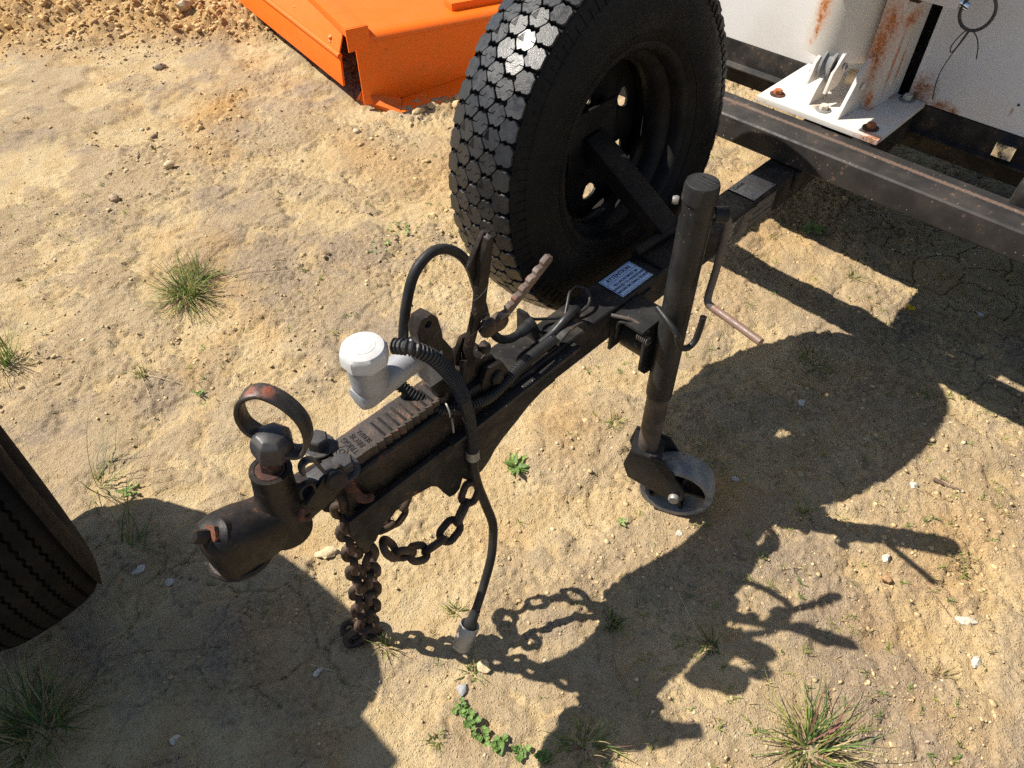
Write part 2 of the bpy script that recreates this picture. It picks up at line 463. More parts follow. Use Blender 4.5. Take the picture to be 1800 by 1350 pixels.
def holed_plate(name, outer, holes, thick, mt, parent, mat, bevel=0.0):
    """2D outline with holes (filled curve), then turned into a mesh; mat places it (local z = thickness)"""
    cu = bpy.data.curves.new(name, 'CURVE'); cu.dimensions = '2D'; cu.fill_mode = 'BOTH'
    cu.extrude = thick/2; cu.bevel_depth = bevel
    for ring in [outer]+holes:
        s = cu.splines.new('POLY'); s.points.add(len(ring)-1)
        for q, p in zip(s.points, ring):
            q.co = (p[0], p[1], 0, 1)
        s.use_cyclic_u = True
    tmp = bpy.data.objects.new('tmp_curve', cu)
    me = bpy.data.meshes.new_from_object(tmp)
    bpy.data.objects.remove(tmp); bpy.data.curves.remove(cu)
    me.name = name; me.transform(mat)
    me.materials.append(mt)
    me.polygons.foreach_set('use_smooth', [True]*len(me.polygons)); me.set_sharp_from_angle(angle=R_(40))
    o = bpy.data.objects.new(name, me); link(o, parent)
    ORG[o] = ORG.get(parent, Vector((0,0,0)))
    return o

def lettering(name, lines, mt, parent, mat, extrude=0.0002):
    """lines: (text, x, y, size, align); lies in local xy of mat, world coordinates"""
    allme = []
    bm = bmesh.new()
    for text, x, y, size, align in lines:
        cu = bpy.data.curves.new('t', 'FONT'); cu.body = text; cu.size = size; cu.align_x = align; cu.extrude = extrude
        cu.offset = size*0.012; cu.resolution_u = 3
        tmp = bpy.data.objects.new('tmp_text', cu)
        me = bpy.data.meshes.new_from_object(tmp)
        me.transform(mat @ Matrix.Translation((x, y, 0)))
        bm.from_mesh(me)
        bpy.data.objects.remove(tmp); bpy.data.curves.remove(cu); bpy.data.meshes.remove(me)
    org = ORG.get(parent, Vector((0,0,0)))
    bmesh.ops.translate(bm, verts=bm.verts, vec=-org)
    me = bpy.data.meshes.new(name); bm.to_mesh(me); bm.free()
    me.materials.append(mt)
    o = bpy.data.objects.new(name, me); link(o, parent); ORG[o] = org
    return o

def circle2(r, n=24, cx=0, cy=0):
    return [(cx+r*math.cos(2*math.pi*k/n), cy+r*math.sin(2*math.pi*k/n)) for k in range(n)]

# ------------------------------------------------------------------ ground
def _hash(ix, iy, seed):
    h = (ix.astype(np.int64)*374761393 + iy.astype(np.int64)*668265263 + seed*1442695041) & 0xffffffff
    h = ((h ^ (h >> 13))*1274126177) & 0xffffffff
    h = (h ^ (h >> 16)) & 0xffffffff
    return (h & 0xffffff).astype(np.float64)/0xffffff

def vnoise(x, y, seed=0):
    ix, iy = np.floor(x), np.floor(y); fx, fy = x-ix, y-iy
    ux, uy = fx*fx*fx*(fx*(fx*6-15)+10), fy*fy*fy*(fy*(fy*6-15)+10)
    a = _hash(ix, iy, seed); b = _hash(ix+1, iy, seed); c = _hash(ix, iy+1, seed); d = _hash(ix+1, iy+1, seed)
    return (a*(1-ux)+b*ux)*(1-uy)+(c*(1-ux)+d*ux)*uy

def fbm(x, y, seed=0, oct=4, gain=0.5):
    s = 0; a = 1; t = 0
    for k in range(oct):
        s = s+a*vnoise(x*2**k+17.3*k, y*2**k-9.1*k, seed+k*31); t += a; a *= gain
    return s/t

def cell(x, y, seed=0):
    """worley: nearest distance and that cell's random number"""
    ix, iy = np.floor(x), np.floor(y)
    best = np.full(np.shape(x), 9.0); rnd = np.zeros(np.shape(x)); second = np.full(np.shape(x), 9.0)
    for dx in (-1, 0, 1):
        for dy in (-1, 0, 1):
            cx, cy = ix+dx, iy+dy
            px = cx+_hash(cx, cy, seed); py = cy+_hash(cx, cy, seed+7)
            d = np.hypot(x-px, y-py)
            m_ = d < best
            second = np.where(m_, best, np.minimum(second, d))
            rnd = np.where(m_, _hash(cx, cy, seed+13), rnd); best = np.where(m_, d, best)
    return best, rnd, second

def sstep(a, b, x):
    t = np.clip((x-a)/(b-a), 0, 1); return t*t*(3-2*t)

def blob(x, y, cx, cy, rx, ry, ang=0.0):
    c, s = math.cos(ang), math.sin(ang)
    u = ((x-cx)*c+(y-cy)*s)/rx; v = (-(x-cx)*s+(y-cy)*c)/ry
    return np.exp(-(u*u+v*v))

def soil_masks(x, y):
    # heap of loose orange soil beyond (far side of the yard) and loose patches beside the drawbar, jack and machine
    far = 0.7071*(x+y) - 3.55 + 0.35*(fbm(x*1.6, y*1.6, 71, 4)-0.5)
    heap = sstep(-0.05, 0.16, far)
    patch = (0.9*blob(x, y, 0.98, 0.80, 0.20, 0.10, 0.75) + 0.9*blob(x, y, 0.92, 2.82, 0.30, 0.14, 0.5) + 0.9*blob(x, y, 1.22, 2.98, 0.26, 0.12, 0.3)
             + 0.8*blob(x, y, 0.93, 0.45, 0.13, 0.09) + 0.6*blob(x, y, 1.45, 1.7, 0.5, 0.35) + 0.7*blob(x, y, 1.75, 2.3, 0.45, 0.14)
             + 0.35*blob(x, y, 1.6, -0.2, 0.5, 0.25, -0.6) + 0.4*blob(x, y, 0.05, 2.0, 0.3, 0.18))
    clod = np.clip(np.maximum(heap, patch*sstep(0.35, 0.62, fbm(x*6, y*6, 5, 3))*1.6), 0, 1)
    orange = np.clip(heap*(0.55+0.5*fbm(x*5, y*5, 3, 3)) + 0.8*blob(x, y, 1.24, 2.97, 0.17, 0.08, 0.3) + 0.6*blob(x, y, 1.6, 1.9, 0.3, 0.2)
                     + 0.7*blob(x, y, 1.42, 2.25, 0.10, 0.2) + 0.8*blob(x, y, 1.05, 0.36, 0.10, 0.07) + 0.5*blob(x, y, 0.98, 0.80, 0.14, 0.08, 0.7)
                     + 0.55*blob(x, y, 1.3, -0.1, 0.22, 0.12) + 0.6*blob(x, y, 2.3, 0.9, 0.5, 0.25)
                     + 0.4*sstep(0.64, 0.80, fbm(x*3.1, y*3.1, 9, 4)), 0, 1)
    return heap, clod, orange, far

def ground_z(x, y, full=False):
    x = np.asarray(x, float); y = np.asarray(y, float)
    heap, clod, orange, far = soil_masks(x, y)
    dist = np.hypot(x, y)
    z = 0.030*(fbm(x*1.3, y*1.3, 1, 3)-0.5)
    z += 0.012*(fbm(x*7, y*7, 2, 4)-0.5)
    z += 0.0060*(fbm(x*34, y*34, 4, 3)-0.5)
    # crust: low scarps where a skin of dried mud has broken away
    cr = fbm(x*5.5+0.3*fbm(x*14, y*14, 21, 2), y*5.5, 20, 5, 0.55)
    z += 0.0060*sstep(0.495, 0.505, cr) + 0.005*sstep(0.57, 0.579, cr) + 0.0045*sstep(0.43, 0.438, cr)
    crust = sstep(0.49, 0.51, cr)
    # broken plates of dried crust, each sitting at its own height
    wx, wy = 0.6*fbm(x*16, y*16, 101, 3), 0.6*fbm(x*16, y*16, 102, 3)
    pl = sstep(0.52, 0.60, fbm(x*2.1, y*2.1, 103, 3))*(1-clod)
    p1, pr_, p2 = cell(x*11+wx, y*11+wy, 104)
    q1, qr_, q2 = cell(x*26+wx*2, y*26+wy*2, 105)
    z += pl*(0.0065*(pr_-0.5)*(pr_ > 0.55) + 0.0045*(qr_-0.5)*(qr_ > 0.6))
    # hairline cracks
    f1, rn, f2 = cell(x*6.5+0.5*fbm(x*9, y*9, 33, 3), y*6.5+0.5*fbm(x*9, y*9, 34, 3), 40)
    z -= 0.006*(1-sstep(0.0, 0.040, f2-f1))*sstep(0.50, 0.60, fbm(x*2.2, y*2.2, 44, 3))
    # crumbs
    den = sstep(0.38, 0.60, fbm(x*3.5, y*3.5, 50, 4))
    for sc, hh, sd, w in ((75, 0.0042, 60, 1.0), (160, 0.0022, 61, 1.0), (36, 0.0065, 62, 0.35)):
        a, r, b2 = cell(x*sc, y*sc, sd)
        on = (r > 0.62) if sd != 62 else (r > 0.86)
        z += np.where(on, hh*(0.4+r)*np.sqrt(np.clip(1-(a/0.48)**2, 0, 1)), 0)*(0.25+0.75*np.maximum(den, clod))*w
    # clods in loose soil
    for sc, hh, sd in ((45, 0.012, 80), (22, 0.020, 81), (12, 0.034, 82)):
        a, r, b2 = cell(x*sc, y*sc, sd)
        wgt = clod if sd != 82 else heap
        z += np.where(r > 0.5, hh*r*np.sqrt(np.clip(1-(a/0.52)**2, 0, 1)), 0)*wgt*(0.55+0.45*heap)
    z += 0.10*heap*np.clip(far*1.6, 0, 1)+0.20*heap*np.clip(far-0.5, 0, 2.0)*(0.5+fbm(x*1.5, y*1.5, 90, 3))
    # a flat-ish spot under the jockey wheel
    z = z*(1-0.85*blob(x, y, 0.95, 0.42, 0.07, 0.07))
    z = z+0.018*blob(x, y, 1.06, 0.36, 0.02, 0.07, -0.3)
    fade = 1-sstep(9, 25, dist)
    z = z*fade
    if full:
        return z, np.stack([clod*fade, orange*fade, crust, np.ones_like(z)], -1)
    return z

def gz(x, y):
    return float(ground_z(np.array([x]), np.array([y]))[0])

def make_ground():
    def axis(lo, hi, step, mid_lo, mid_hi, g):
        def run(p, sgn, mid):
            out = []; st = step
            while abs(p) < 320:
                st *= g if (p*sgn < mid*sgn) else 1.16
                p += sgn*st; out.append(p)
            return out
        c = list(np.arange(lo, hi, step))
        return np.array(run(lo, -1, mid_lo)[::-1]+c+run(c[-1], 1, mid_hi))
    ua = axis(-1.15, 1.30, 0.0050, -3.1, 3.1, 1.010)
    va = axis(0.25, 2.30, 0.0050, -0.6, 4.9, 1.0045)
    U, V = np.meshgrid(ua, va)
    X = 0.7071*U+0.7071*V; Y = -0.7071*U+0.7071*V
    Z, masks = ground_z(X, Y, True)
    nv, nu = U.shape
    co = np.stack([X, Y, Z], -1).reshape(-1, 3)
    idx = np.arange(nu*nv).reshape(nv, nu)
    q = np.stack([idx[:-1, :-1], idx[:-1, 1:], idx[1:, 1:], idx[1:, :-1]], -1).reshape(-1, 4)
    me = bpy.data.meshes.new('ground')
    me.vertices.add(len(co)); me.vertices.foreach_set('co', co.ravel().astype(np.float32))
    me.loops.add(q.size); me.loops.foreach_set('vertex_index', q.ravel().astype(np.int32))
    me.polygons.add(len(q))
    me.polygons.foreach_set('loop_start', np.arange(0, q.size, 4, dtype=np.int32))
    me.polygons.foreach_set('loop_total', np.full(len(q), 4, np.int32))
    me.update(calc_edges=True)
    me.polygons.foreach_set('use_smooth', np.ones(len(q), bool))
    at = me.attributes.new('soil', 'FLOAT_COLOR', 'POINT')
    at.data.foreach_set('color', masks.reshape(-1, 4).ravel().astype(np.float32))
    me.materials.append(M['ground'])
    o = bpy.data.objects.new('ground', me); link(o)
    tag(o, 'dry sandy yellow-brown soil with cracked crust and crumbs', 'ground', kind='structure')
make_ground()

# ------------------------------------------------------------------ trailer (chassis, drawbar, cabinet)
YL, YR, ZT, ZB = 0.682, 0.605, 0.570, 0.495
YC = 0.6435
trailer = thing('trailer', 'black steel trailer chassis with drawbar and white cabinet behind', 'trailer', (1.0, YC, 0.0))
MB().box((0.60, YR, ZB), (2.30, YL, ZT)).build('drawbar', M['black'], trailer, 0.007, seg=3)
# fork plates that carry the coupling, right one with its scalloped lower edge
side = [(0.245, 0.556), (0.70, 0.556), (0.70, 0.515), (0.668, 0.514), (0.632, 0.503), (0.595, 0.483), (0.568, 0.470), (0.545, 0.454), (0.530, 0.436), (0.512, 0.424), (0.492, 0.421), (0.478, 0.428), (0.466, 0.446), (0.458, 0.424),
        (0.447, 0.418), (0.434, 0.422), (0.424, 0.444), (0.412, 0.476), (0.400, 0.490), (0.365, 0.500), (0.334, 0.506), (0.312, 0.500), (0.292, 0.482), (0.280, 0.464), (0.262, 0.460), (0.250, 0.476), (0.242, 0.52)]
for y0, y1 in ((0.592, 0.6005), (0.6865, 0.695)):
    MB().xz(side, y0, y1).build('side_plate', M['black'], trailer, 0.0015)
MB().xz([(0.45, 0.5525), (0.76, 0.5555), (0.76, 0.5635), (0.45, 0.5605)], 0.586, 0.6035).build('plate_flange', M['beam'], trailer, 0.0012)
# top plate of the nose, slightly wider than the tube
MB().xy([(0.50, 0.607), (0.72, 0.609), (0.72, 0.678), (0.66, 0.690), (0.50, 0.690)], 0.5725, 0.5785).build('nose_plate', M['black'], trailer, 0.0015)
# upright triangular stop bracket on the drawbar and its bent shield
MB().prism([(0.700, 0.615, 0.573), (0.700, 0.690, 0.573), (0.700, 0.690, 0.628), (0.700, 0.668, 0.630), (0.700, 0.615, 0.590)], (0.006, 0, 0)).build('stop_bracket', M['black'], trailer, 0.001)
MB().prism([(0.706, 0.640, 0.6), (0.755, 0.640, 0.573), (0.706, 0.640, 0.573)], (0, 0.006, 0)).build('bracket_gusset', M['black'], trailer, 0.001)
MB().strap(crom([(0.715, 0.612, 0.602), (0.74, 0.612, 0.612), (0.775, 0.612, 0.606), (0.79, 0.612, 0.576)], 5), (0, 1, 0), 0.034, 0.004).build('hose_shield', M['black'], trailer)

# crossbeam
MB().box((1.541, -0.75, 0.5722), (1.644, 1.45, 0.636)).build('crossbeam', M['beam'], trailer, 0.010, seg=3)
MB().xz([(1.530, 0.5705), (1.530, 0.532), (1.541, 0.520), (1.66, 0.520), (1.66, 0.5705)], 0.596, 0.6035).build('beam_gusset', M['black'], trailer, 0.001)
for y in (1.30, -0.62):
    MB().box((1.645, y, 0.53), (3.2, y+0.08, 0.63)).build('side_rail', M['black'], trailer, 0.006)
MB().box((1.640, 0.62, 0.550), (1.90, 0.67, 0.636)).build('spine_rail', M['black'], trailer, 0.004)
MB().box((1.640, 0.50, 0.560), (1.89, 0.545, 0.640)).build('spine_rail', M['black'], trailer, 0.004)
# front sill of the cabinet, with a folded lower lip
MB().xz([(1.888, 0.646), (1.888, 0.590), (1.874, 0.583), (1.874, 0.579), (1.96, 0.579), (1.96, 0.646)], -0.55, 1.40).build('cabinet_sill', M['black'], trailer, 0.002)
MB().box((1.96, -0.55, 0.50), (3.30, 1.40, 0.575)).build('chassis_floor', M['black'], trailer, 0.003)
MB().box((1.890, 0.625, 0.6475), (1.905, 1.40, 1.75)).build('cabinet_panel', M['panel'], trailer, 0.003)
MB().box((1.890, -0.55, 0.6475), (1.905, 0.530, 1.75)).build('cabinet_panel', M['panel'], trailer, 0.003)
MB().box((1.884, 0.524, 0.6485), (1.8895, 0.534, 1.75)).build('panel_flange', M['panel'], trailer, 0.001)
MB().box((1.96, 0.50, 0.647), (1.97, 0.65, 1.75)).build('recess_back', M['black'], trailer)
MB().box((1.905, 1.385, 0.6475), (3.30, 1.40, 1.75)).build('cabinet_panel', M['panel'], trailer, 0.003)
MB().box((1.905, -0.55, 0.6475), (3.30, -0.535, 1.75)).build('cabinet_panel', M['panel'], trailer, 0.003)
MB().box((1.89, -0.56, 1.752), (3.31, 1.41, 1.77)).build('cabinet_roof', M['panel'], trailer, 0.003)
MB().box((3.29, -0.53, 0.6475), (3.30, 1.38, 1.75)).build('cabinet_panel', M['panel'], trailer, 0.003)
# small things on the cabinet front
MB().hexbolt((1.890, 0.305, 0.710), (-1, 0, 0), 0.003, 0.002).build('screw', M['bolt'], trailer)
MB().xz([(1.866, 0.632), (1.866, 0.598), (1.874, 0.592), (1.887, 0.592), (1.887, 0.630), (1.874, 0.630)], 0.262, 0.306).build('latch', M['chrome'], trailer, 0.003)
b = MB(); b.strap(crom([(1.628, 0.172, 0.637), (1.628, 0.172, 0.668), (1.64, 0.172, 0.682), (1.665, 0.172, 0.682), (1.675, 0.172, 0.668), (1.675, 0.172, 0.637)], 5), (0, 1, 0), 0.045, 0.008)
b.build('lug', M['black'], trailer)
MB().lathe([(0.008, 0), (0.009, 0.003), (0.006, 0.005)], (1.886, 0.170, 0.610), (-1, 0, 0), 12).build('bolt_head', M['rustbolt'], trailer)

# spare wheel carrier arm
arm_a = Vector((1.125, 0.672, 0.585)); arm_b = Vector((1.106, 0.874, 0.724))
d = (arm_b-arm_a).normalized(); xv = Vector((1, 0, 0)); xv = (xv-d*xv.dot(d)).normalized(); yv = d.cross(xv)
mt4 = Matrix((xv, yv, d)).transposed().to_4x4(); mt4.translation = arm_a
MB().box((-0.030, -0.018, 0), (0.030, 0.018, (arm_b-arm_a).length), mt4).build('wheel_arm', M['rimblack'], trailer, 0.004)
MB().tube([(1.02, 0.674, 0.586), (1.20, 0.664, 0.586)], 0.012, 12).build('arm_crossbar', M['rimblack'], trailer)
MB().box((1.03, 0.612, 0.5715), (1.19, 0.676, 0.5765)).build('arm_foot', M['rimblack'], trailer, 0.001)
MB().box((1.035, 0.8705, 0.655), (1.180, 0.8785, 0.790)).build('hub_plate', M['rimblack'], trailer, 0.003)

# labels on the drawbar
lab = MB().box((0.912, 0.613, 0.5712), (1.006, 0.674, 0.5718)).build('attention_label', M['foil'], trailer)
tag(lab, 'silver foil ATTENTION label tinted with reflected sky blue')
mt4 = Matrix(((1, 0, 0, 0.912), (0, 1, 0, 0.613), (0, 0, 1, 0.57205), (0, 0, 0, 1)))
lettering('lettering', [('ATTENTION', 0.047, 0.0462, 0.0125, 'CENTER'), ('ALL JACKS MUST BE', 0.049, 0.0305, 0.0082, 'CENTER'),
          ('SWIVELED TO HORIZONTAL', 0.049, 0.0205, 0.0082, 'CENTER'), ('BEFORE MOVING TRAILER', 0.049, 0.0105, 0.0082, 'CENTER')], M['print'], lab, mt4)
b = MB()
for x0, y0, x1, y1 in ((0.002, 0.002, 0.092, 0.0027), (0.002, 0.0583, 0.092, 0.059), (0.002, 0.0027, 0.0027, 0.0583), (0.0913, 0.0027, 0.092, 0.0583), (0.0027, 0.0415, 0.0913, 0.0422)):
    b.box((0.912+x0, 0.613+y0, 0.5719), (0.912+x1, 0.613+y1, 0.57205))
b.build('border', M['print'], lab)
plate = MB().box((1.366, 0.611, 0.5712), (1.455, 0.678, 0.5724)).build('compliance_plate', M['zinc'], trailer, 0.0003)
for x in (1.370, 1.451):
    for y in (0.615, 0.674):
        MB().lathe([(0.002, 0.0), (0.0016, 0.0008)], (x, y, 0.5724), (0, 0, 1), 8).build('rivet', M['print'], plate)
mt4 = Matrix(((1, 0, 0, 1.366), (0, 1, 0, 0.611), (0, 0, 1, 0.57255), (0, 0, 0, 1)))
lettering('lettering', [('Genie', 0.006, 0.051, 0.016, 'LEFT')], M['print'], plate, mt4)
b = MB()
for k in range(5):
    b.box((1.372, 0.622+k*0.0075, 0.5725), (1.449, 0.6224+k*0.0075, 0.57262))
for k in range(3):
    b.box((1.40+k*0.016, 0.622, 0.5725), (1.4004+k*0.016, 0.652, 0.57262))
b.build('ruled_lines', M['printgrey'], plate)
stk = MB().box((1.235, 0.6036, 0.501), (1.455, 0.6042, 0.562)).build('side_sticker', M['worn_sticker'], trailer)
b = MB()
for k in range(9):
    w = 0.052-0.006*((k*7) % 4)
    b.box((1.240, 0.6031, 0.506+k*0.006), (1.240+w, 0.6035, 0.5078+k*0.006))
b.build('small_print', M['stickprint'], stk)
b = MB()
b.xz([(1.305, 0.505), (1.325, 0.560), (1.345, 0.560), (1.325, 0.505)], 0.6031, 0.6035)
for k in range(3):
    b.box((1.355, 0.6031, 0.512+k*0.017), (1.445, 0.6035, 0.522+k*0.017))
b.build('worn_print', M['printgrey'], stk)

# ------------------------------------------------------------------ mast base (white)
mast = thing('mast_base', 'white rusted mast foot bolted to plate on the chassis', 'mast', (1.76, 0.64, 0.65))
MB().box((1.640, 0.488, 0.6415), (1.884, 0.797, 0.6535)).build('base_plate', M['plate'], mast, 0.0015)
for (x, y, mt) in ((1.678, 0.764, 'rustbolt'), (1.684, 0.646, 'creambolt'), (1.680, 0.526, 'rustbolt'), (1.852, 0.757, 'creambolt'), (1.868, 0.528, 'creambolt')):
    bo = MB().hexbolt((x, y, 0.6565), (0, 0, 1), 0.0105, 0.010).build('bolt', M[mt], mast)
    MB().lathe([(0.018, 0), (0.0185, 0.0018), (0.016, 0.003)], (x, y, 0.6537), (0, 0, 1), 20).build('washer', M['castred'] if mt == 'rustbolt' else M['zinc'], bo)
# rear post: folded channel
ch = [(1.752, 0.566), (1.880, 0.556), (1.882, 0.604), (1.868, 0.605), (1.866, 0.570), (1.770, 0.578), (1.772, 0.610), (1.756, 0.612)]
MB().xy(ch, 0.6537, 2.2).build('post', M['post'], mast, 0.003)
# gussets standing on the plate
MB().prism([(1.664, 0.598, 0.6537), (1.752, 0.590, 0.6537), (1.752, 0.590, 0.775), (1.730, 0.591, 0.775), (1.705, 0.594, 0.748)], (0, 0.009, 0)).build('gusset', M['post'], mast, 0.001)
MB().prism([(1.682, 0.682, 0.6537), (1.760, 0.676, 0.6537), (1.760, 0.676, 0.740), (1.738, 0.678, 0.742), (1.700, 0.681, 0.690)], (0, 0.009, 0)).build('gusset', M['white'], mast, 0.001)
# pulley cheeks, sheave and roller
MB().prism([(1.702, 0.708, 0.688), (1.745, 0.702, 0.690), (1.775, 0.700, 0.76), (1.740, 0.704, 0.765), (1.715, 0.707, 0.735)], (0, 0.007, 0)).build('pulley_cheek', M['white'], mast, 0.001)
MB().prism([(1.698, 0.658, 0.682), (1.745, 0.653, 0.690), (1.775, 0.651, 0.76), (1.735, 0.654, 0.765), (1.708, 0.657, 0.728)], (0, 0.007, 0)).build('pulley_cheek', M['white'], mast, 0.001)
MB().lathe([(0.036, 0), (0.036, 0.006), (0.028, 0.011), (0.028, 0.018), (0.036, 0.023), (0.036, 0.029)], (1.742, 0.668, 0.730), (0, 1, 0), 28).build('sheave', M['jwheel'], mast)
MB().lathe([(0.006, 0), (0.006, 0.07)], (1.742, 0.645, 0.735), (0, 1, 0), 12).build('pulley_pin', M['zinc'], mast)
MB().lathe([(0.017, 0), (0.017, 0.045)], (1.785, 0.605, 0.700), (0, 1, 0), 20).build('roller', simple('cream nylon', (0.62, 0.50, 0.33), 0.5), mast)
for (x, y, z) in ((1.725, 0.5895, 0.715), (1.742, 0.6505, 0.735)):
    MB().lathe([(0.008, 0), (0.008, 0.003), (0.005, 0.0045)], (x, y, z), (0, -1, 0), 14).build('rivet', M['white'], mast)
# the big lower mast tube
prof = [(0.080, 0.002), (0.0905, 0.0), (0.092, 0.002), (0.092, 1.9), (0.080, 1.9)]
MB().lathe(prof, (1.818, 0.700, 0.742), (0.03, 0, 1), 56).build('mast_tube', M['tube'], mast, 0)
MB().box((1.47, 0.60, 1.06), (1.885, 0.83, 1.65)).build('shade_box', M['white'], mast, 0.01)  # unseen box added above the view to shade right panel and base plate
MB().box((1.738, 0.466, 0.9085), (1.764, 0.605, 0.938)).build('cross_bar', M['white'], mast, 0.004)
MB().box((1.7525, 0.545, 0.897), (1.850, 0.602, 0.9075)).build('rusty_lug', M['castred'], mast, 0.002)
# pin with its ring, hung on the cross bar, and the wire tied to it
pin = thing('quick_release_pin', 'steel pin with split ring in the white cross bar end', 'pin', (1.750, 0.45, 0.90))
MB().tube([(1.750, 0.478, 0.922), (1.750, 0.462, 0.920), (1.750, 0.448, 0.916)], 0.009, 14).build('pin_shank', M['chrome'], pin)
cp = Vector((1.750, 0.430, 0.912)); ring = []
for k in range(41):
    a = 2*math.pi*k/40
    ring.append(cp+Vector((0.006*math.cos(a), -0.030*math.cos(a), 0.036*math.sin(a))))
MB().tube(ring, 0.0034, 8, caps=False).build('ring', M['bolt'], pin)
wire = thing('tie_wire', 'thin dark wire hanging from split ring to cabinet corner', 'wire', (1.80, 0.45, 0.66))
wp = crom([(1.888, 0.478, 0.664), (1.878, 0.482, 0.700), (1.850, 0.476, 0.745), (1.805, 0.458, 0.800), (1.770, 0.440, 0.845), (1.752, 0.430, 0.876), (1.752, 0.440, 0.868), (1.756, 0.452, 0.838), (1.762, 0.450, 0.822),
           (1.764, 0.444, 0.832), (1.755, 0.434, 0.868), (1.750, 0.428, 0.878), (1.750, 0.412, 0.868), (1.752, 0.402, 0.850), (1.756, 0.396, 0.826)], 6)
MB().tube(wp, 0.0012, 6).build('strand', M['wire'], wire)

# ------------------------------------------------------------------ wheels
def make_tyre_body(parent, prof, mt, seg=96, name='tyre'):
    """prof: (radius, y) closed loop, revolved about local Y"""
    b = MB(); n = len(prof); rings = []
    for k in range(seg):
        a = 2*math.pi*k/seg
        rings.append([Vector((r*math.cos(a), y, r*math.sin(a))) for r, y in prof])
    b.loft(rings, False, True)
    return b.build(name, mt, parent, local=True, smooth=50)

def smooth_prof(pts, n=5, closed=False):
    return [(p.x, p.y) for p in crom([(a, c, 0) for a, c in pts], n)]

spare = thing('spare_wheel', 'glossy blacked spare wheel with chunky tread beside the drawbar', 'wheel', (1.108, 0.853, 0.724))
spare.rotation_euler = (-0.09, 0, 0.017); spare.scale = (0.975, 0.80, 0.975)   # narrow tyre, leaning a little
RC, TW = 0.367, 0.094
outer = smooth_prof([(0.205, -0.088), (0.212, -0.096), (0.232, -0.108), (0.268, -0.116), (0.300, -0.113), (0.328, -0.104), (0.344, -0.098), (0.350, -0.0945)], 5)
crown = [(RC-0.012*(w/TW)**2-0.0105, w) for w in np.linspace(-TW, TW, 13)]
prof = outer+crown+[(r, -y) for r, y in outer[::-1]]
prof += [(0.200, 0.085), (0.235, 0.100), (0.270, 0.106), (0.32, 0.096), (0.340, 0.06), (0.340, -0.06), (0.32, -0.096), (0.270, -0.106), (0.235, -0.100), (0.200, -0.085)]
tyre = make_tyre_body(spare, prof, M['tyre'], 120)
ORG[tyre] = Vector((0, 0, 0))
# raised circles and plain bands on the near sidewall
for r, y, t in ((0.322, -0.1065, 0.0010), (0.226, -0.1060, 0.0012)):
    MB().tube([(r*math.cos(2*math.pi*k/96), y, r*math.sin(2*math.pi*k/96)) for k in range(97)], t, 6, False).build('sidewall_rib', M['tyre'], tyre, local=True)
b = MB()
for k in range(108):
    a = 2*math.pi*k/108; ca, sa = math.cos(a), math.sin(a); t = Vector((-sa, 0, ca))*0.0016
    p0 = Vector((0.318*ca, -0.1085, 0.318*sa)); p1 = Vector(((0.344 if k % 2 else 0.336)*ca, -0.0985 if k % 2 else -0.1018, (0.344 if k % 2 else 0.336)*sa)); n_ = Vector((0.3*ca, -1, 0.3*sa)).normalized()*0.0016
    b.prism([p0-t-n_, p0+t-n_, p1+t-n_, p1-t-n_], n_*2)
o = b.build('shoulder_ribs', M['tyre'], tyre, local=True); o['kind'] = 'stuff'
NP = 54; PITCH = 2*math.pi*RC/NP; hu = PITCH/2-0.0024
def block_mesh(name, poly, depth, draft=0.0012, chamf=0.0012):
    n = len(poly); b = MB()
    cx = sum(p[0] for p in poly)/n; cy = sum(p[1] for p in poly)/n
    def sc(dlt):
        out = []
        for x, y in poly:
            l = math.hypot(x-cx, y-cy) or 1
            out.append((x+(x-cx)/l*dlt, y+(y-cy)/l*dlt))
        return out
    rings = [[(x, y, -depth) for x, y in sc(draft)], [(x, y, -chamf) for x, y in poly], [(x, y, 0) for x, y in sc(-chamf*0.8)]]
    b.loft([[Vector(p) for p in r] for r in rings], True)
    me = bpy.data.meshes.new(name)
    me.from_pydata([tuple(p) for p in b.v], [], b.f)
    bm = bmesh.new(); bm.from_mesh(me); bmesh.ops.recalc_face_normals(bm, faces=bm.faces); bm.to_mesh(me); bm.free()
    me.materials.append(M['tread'])
    return me
s_ = 0.0008
def inner_poly(rnd):
    j = lambda: rnd.uniform(-0.0009, 0.0009)
    k = rnd.choice((-1, 1))
    p = [(hu+j(), -0.0095), (hu-0.0030, -0.0015+j()), (hu+j(), 0.0035), (hu-0.0012, 0.0105), (0.0065+j(), 0.0225), (s_+0.0004, 0.0232), (s_-0.0004, 0.0120), (0.0062*k, 0.0062), (0.0050*k, 0.0052), (-s_-0.0006, 0.0112), (-s_-0.0004, 0.0232), (-0.0055+j(), 0.0215),
         (-hu+j(), 0.0095), (-hu+0.0030, 0.0015+j()), (-hu+j(), -0.0035), (-hu+0.0012, -0.0105), (-0.0065+j(), -0.0225), (-s_, -0.0232), (-s_+0.001, -0.013), (-0.0060*k, -0.0070), (-0.0048*k, -0.0060), (s_+0.0012, -0.0122), (s_, -0.0232), (0.0055+j(), -0.0215)]
    return p
def shoulder(sg, rnd):
    j = lambda: rnd.uniform(-0.0010, 0.0010)
    p = [(hu+j(), -0.0095), (hu-0.0035, 0.0000+j()), (hu*0.96, 0.004), (hu*0.90, 0.0125), (hu*0.52+j(), 0.0215), (hu*0.1, 0.0205+j()), (-hu*0.70, 0.0215), (-hu*0.95, 0.0165), (-hu+0.0002, 0.004), (-hu+0.0030, 0.001), (-hu+j(), -0.0095), (-0.0070, -0.0215+j()), (-0.001, -0.0185), (0.0060, -0.0215)]
    return [(x, y*sg) for x, y in p]
_tr = random.Random(77)
inner_me = [block_mesh('tread_block', inner_poly(_tr), 0.0108) for _ in range(6)]
